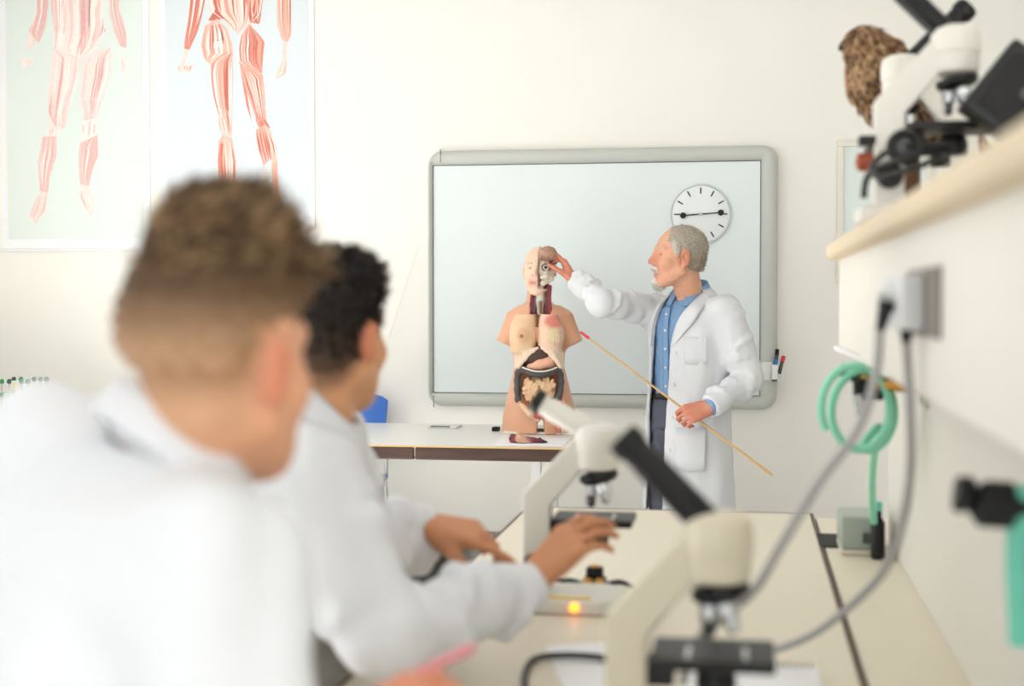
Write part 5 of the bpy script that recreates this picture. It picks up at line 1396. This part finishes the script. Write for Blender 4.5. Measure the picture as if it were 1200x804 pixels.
# --- nearest student
h1 = P(257, 430, 1.32); D1, D2, D3 = rgb(92, 68, 46), rgb(126, 98, 68), rgb(64, 46, 32)
def hair1(g, R, s, H):
    if H == 'paint':
        return [(ell(g(0, -.055, -.01), np.array((.082, .07, .075)) * s, R), rgb(196, 152, 116), .75, .03), (ell(g(0, -.05, .03), np.array((.085, .075, .06)) * s, R), rgb(150, 112, 78), .8, .04)]
    H.add(ell(g(0, -.019, .060), np.array((.079, .099, .080)) * s, R, D1), 0)
    H.add(ell(g(.01, .045, .100), np.array((.066, .062, .046)) * s, R, D1), .03)
    H.add(ell(g(.005, -.012, .138), np.array((.060, .076, .046)) * s, R, D2), .03)
    H.add(ell(g(0, -.052, .030), np.array((.072, .062, .062)) * s, R, D3), .02)
    H.sub(ell(g(0, .115, .0), np.array((.13, .085, .085)) * s, R), .02)
    for sx in (-1, 1): H.sub(ell(g(sx * .105, .02, -.01), np.array((.045, .085, .055)) * s, R), .02)
    H.sub(ell(g(0, -.06, -.095), np.array((.14, .15, .078)) * s, R), .05)
    fl = lambda v: np.tile(R @ np.array([.25, .35, .25]), (len(v), 1)) + np.sin(v * 60) * .25
    return fl, 2600, .026, .0020, .003, lambda q: q[:, 2] > .095
st1, tips1 = student('seated person in white coat nearest the camera, seen from behind, holding a pink pen', h1, (.33, .94, -.02), (.06, .02, 1), .94,
    P(200, 548, 1.31), (.80, .60, 0), (.18, .10, 1), .150, (.0, .015, -.075, -.035, -.06, -.03),
    P(300, 930, 1.13), P(400, 880, 1.38), P(20, 930, 1.46), P(250, 930, 1.66),
    [(P(404, 876, 1.39), (.72, .36, .42), (.1, .55, -.85), True, (.75, .8, .85, .9, .7), (.8, .5, .4), 1.0), (P(252, 930, 1.66), (.9, .3, 0), (0, 0, -1), False, (.4, .4, .4, .4, .4), (.6, .7, .3), 1.0)],
    rgb(226, 166, 130), rgb(224, 150, 118), [D1, D2, D3, rgb(164, 134, 98), rgb(88, 64, 44)], hair1,
    (-.74, 1.25, .55), [(-.50, 0, -.02, .200, .150), (-.30, 0, -.025, .198, .152), (-.18, 0, -.03, .200, .150), (-.09, 0, -.025, .190, .130), (-.045, 0, -.015, .150, .105), (.0, 0, 0, .082, .080), (.02, 0, .004, .070, .070)], .006, 31, (.075, .0, rgb(196, 154, 118)))
pp0, pp1 = P(452, 806, 1.50), P(556, 758, 1.62)
pk = empty('pink_pen', pp0, 'pink pen held low by the nearest seated person', 'pen')
uu = unit(pp1 - pp0)
MB().tube([pp0 - uu * .02, pp1 - uu * .02], .0062, 12).build('barrel', 'pink_pen', pk); MB().tube([pp1 - uu * .02, pp1 - uu * .004, pp1], [.0064, .0064, .003], 12).build('end_cap', 'pink_pen', pk)

# --- second student
h2 = P(388, 398, 2.28); K1, K2, K3 = rgb(34, 28, 26), rgb(52, 42, 36), rgb(22, 18, 18)
def hair2(g, R, s, H):
    if H == 'paint': return [(ell(g(0, -.055, -.015), np.array((.082, .07, .07)) * s, R), rgb(110, 78, 58), .8, .03)]
    H.add(ell(g(0, -.022, .060), np.array((.085, .106, .086)) * s, R, K1), 0)
    H.add(ell(g(0, .035, .105), np.array((.068, .06, .042)) * s, R, K1), .03)
    H.add(ell(g(0, -.055, .01), np.array((.079, .069, .080)) * s, R, K2), .02)
    H.sub(ell(g(0, .115, .0), np.array((.13, .085, .088)) * s, R), .02)
    for sx in (-1, 1): H.sub(ell(g(sx * .105, .012, -.015), np.array((.045, .072, .050)) * s, R), .012)
    H.sub(ell(g(0, -.06, -.125), np.array((.14, .15, .075)) * s, R), .02)
    fl = lambda v: np.tile(R @ np.array([.1, -.3, -.1]), (len(v), 1)) + (v - g(0, -.02, .05)) * 4
    return fl, 2600, .022, .0016, .002, lambda q: q[:, 2] > -.02
st2, tips2 = student('seated person in white coat behind the nearest one, reaching to a microscope', h2, (.30, .95, .0), (.04, .02, 1), 1.0,
    P(375, 496, 2.27), (.96, .28, 0), (.28, .04, 1), .150, (.0, .0, -.07, 0, .02, -.06),
    P(455, 750, 2.04), P(624, 685, 2.32), P(428, 652, 2.47), P(505, 620, 2.58),
    [(P(627, 676, 2.33), (.72, .28, .72), (.50, .68, -.52), True, (.52, .50, .50, .54, .5), (.85, .45, .25), 1.3),
     (P(505, 616, 2.55), (.90, .05, -.16), (-.05, .30, -.95), False, (.18, .62, .72, .80, .6), (.8, .5, .35), 1.0)],
    rgb(216, 158, 116), rgb(200, 138, 98), [K1, K2, K3, rgb(70, 58, 50)], hair2,
    (-.90, 2.25, .55), [(-.30, 0, -.01, .166, .120), (-.27, 0, -.01, .168, .122), (-.17, 0, -.02, .172, .125), (-.09, 0, -.02, .168, .112), (-.045, 0, -.01, .135, .095), (.0, 0, 0, .080, .078), (.02, 0, .004, .068, .068)], .0055, 47, (.03, -.05, rgb(92, 68, 54)))
stool(-.74, 1.25, .55, 'stool under the nearest seated person')
stool(-.90, 2.25, .55, 'stool under the second seated person')
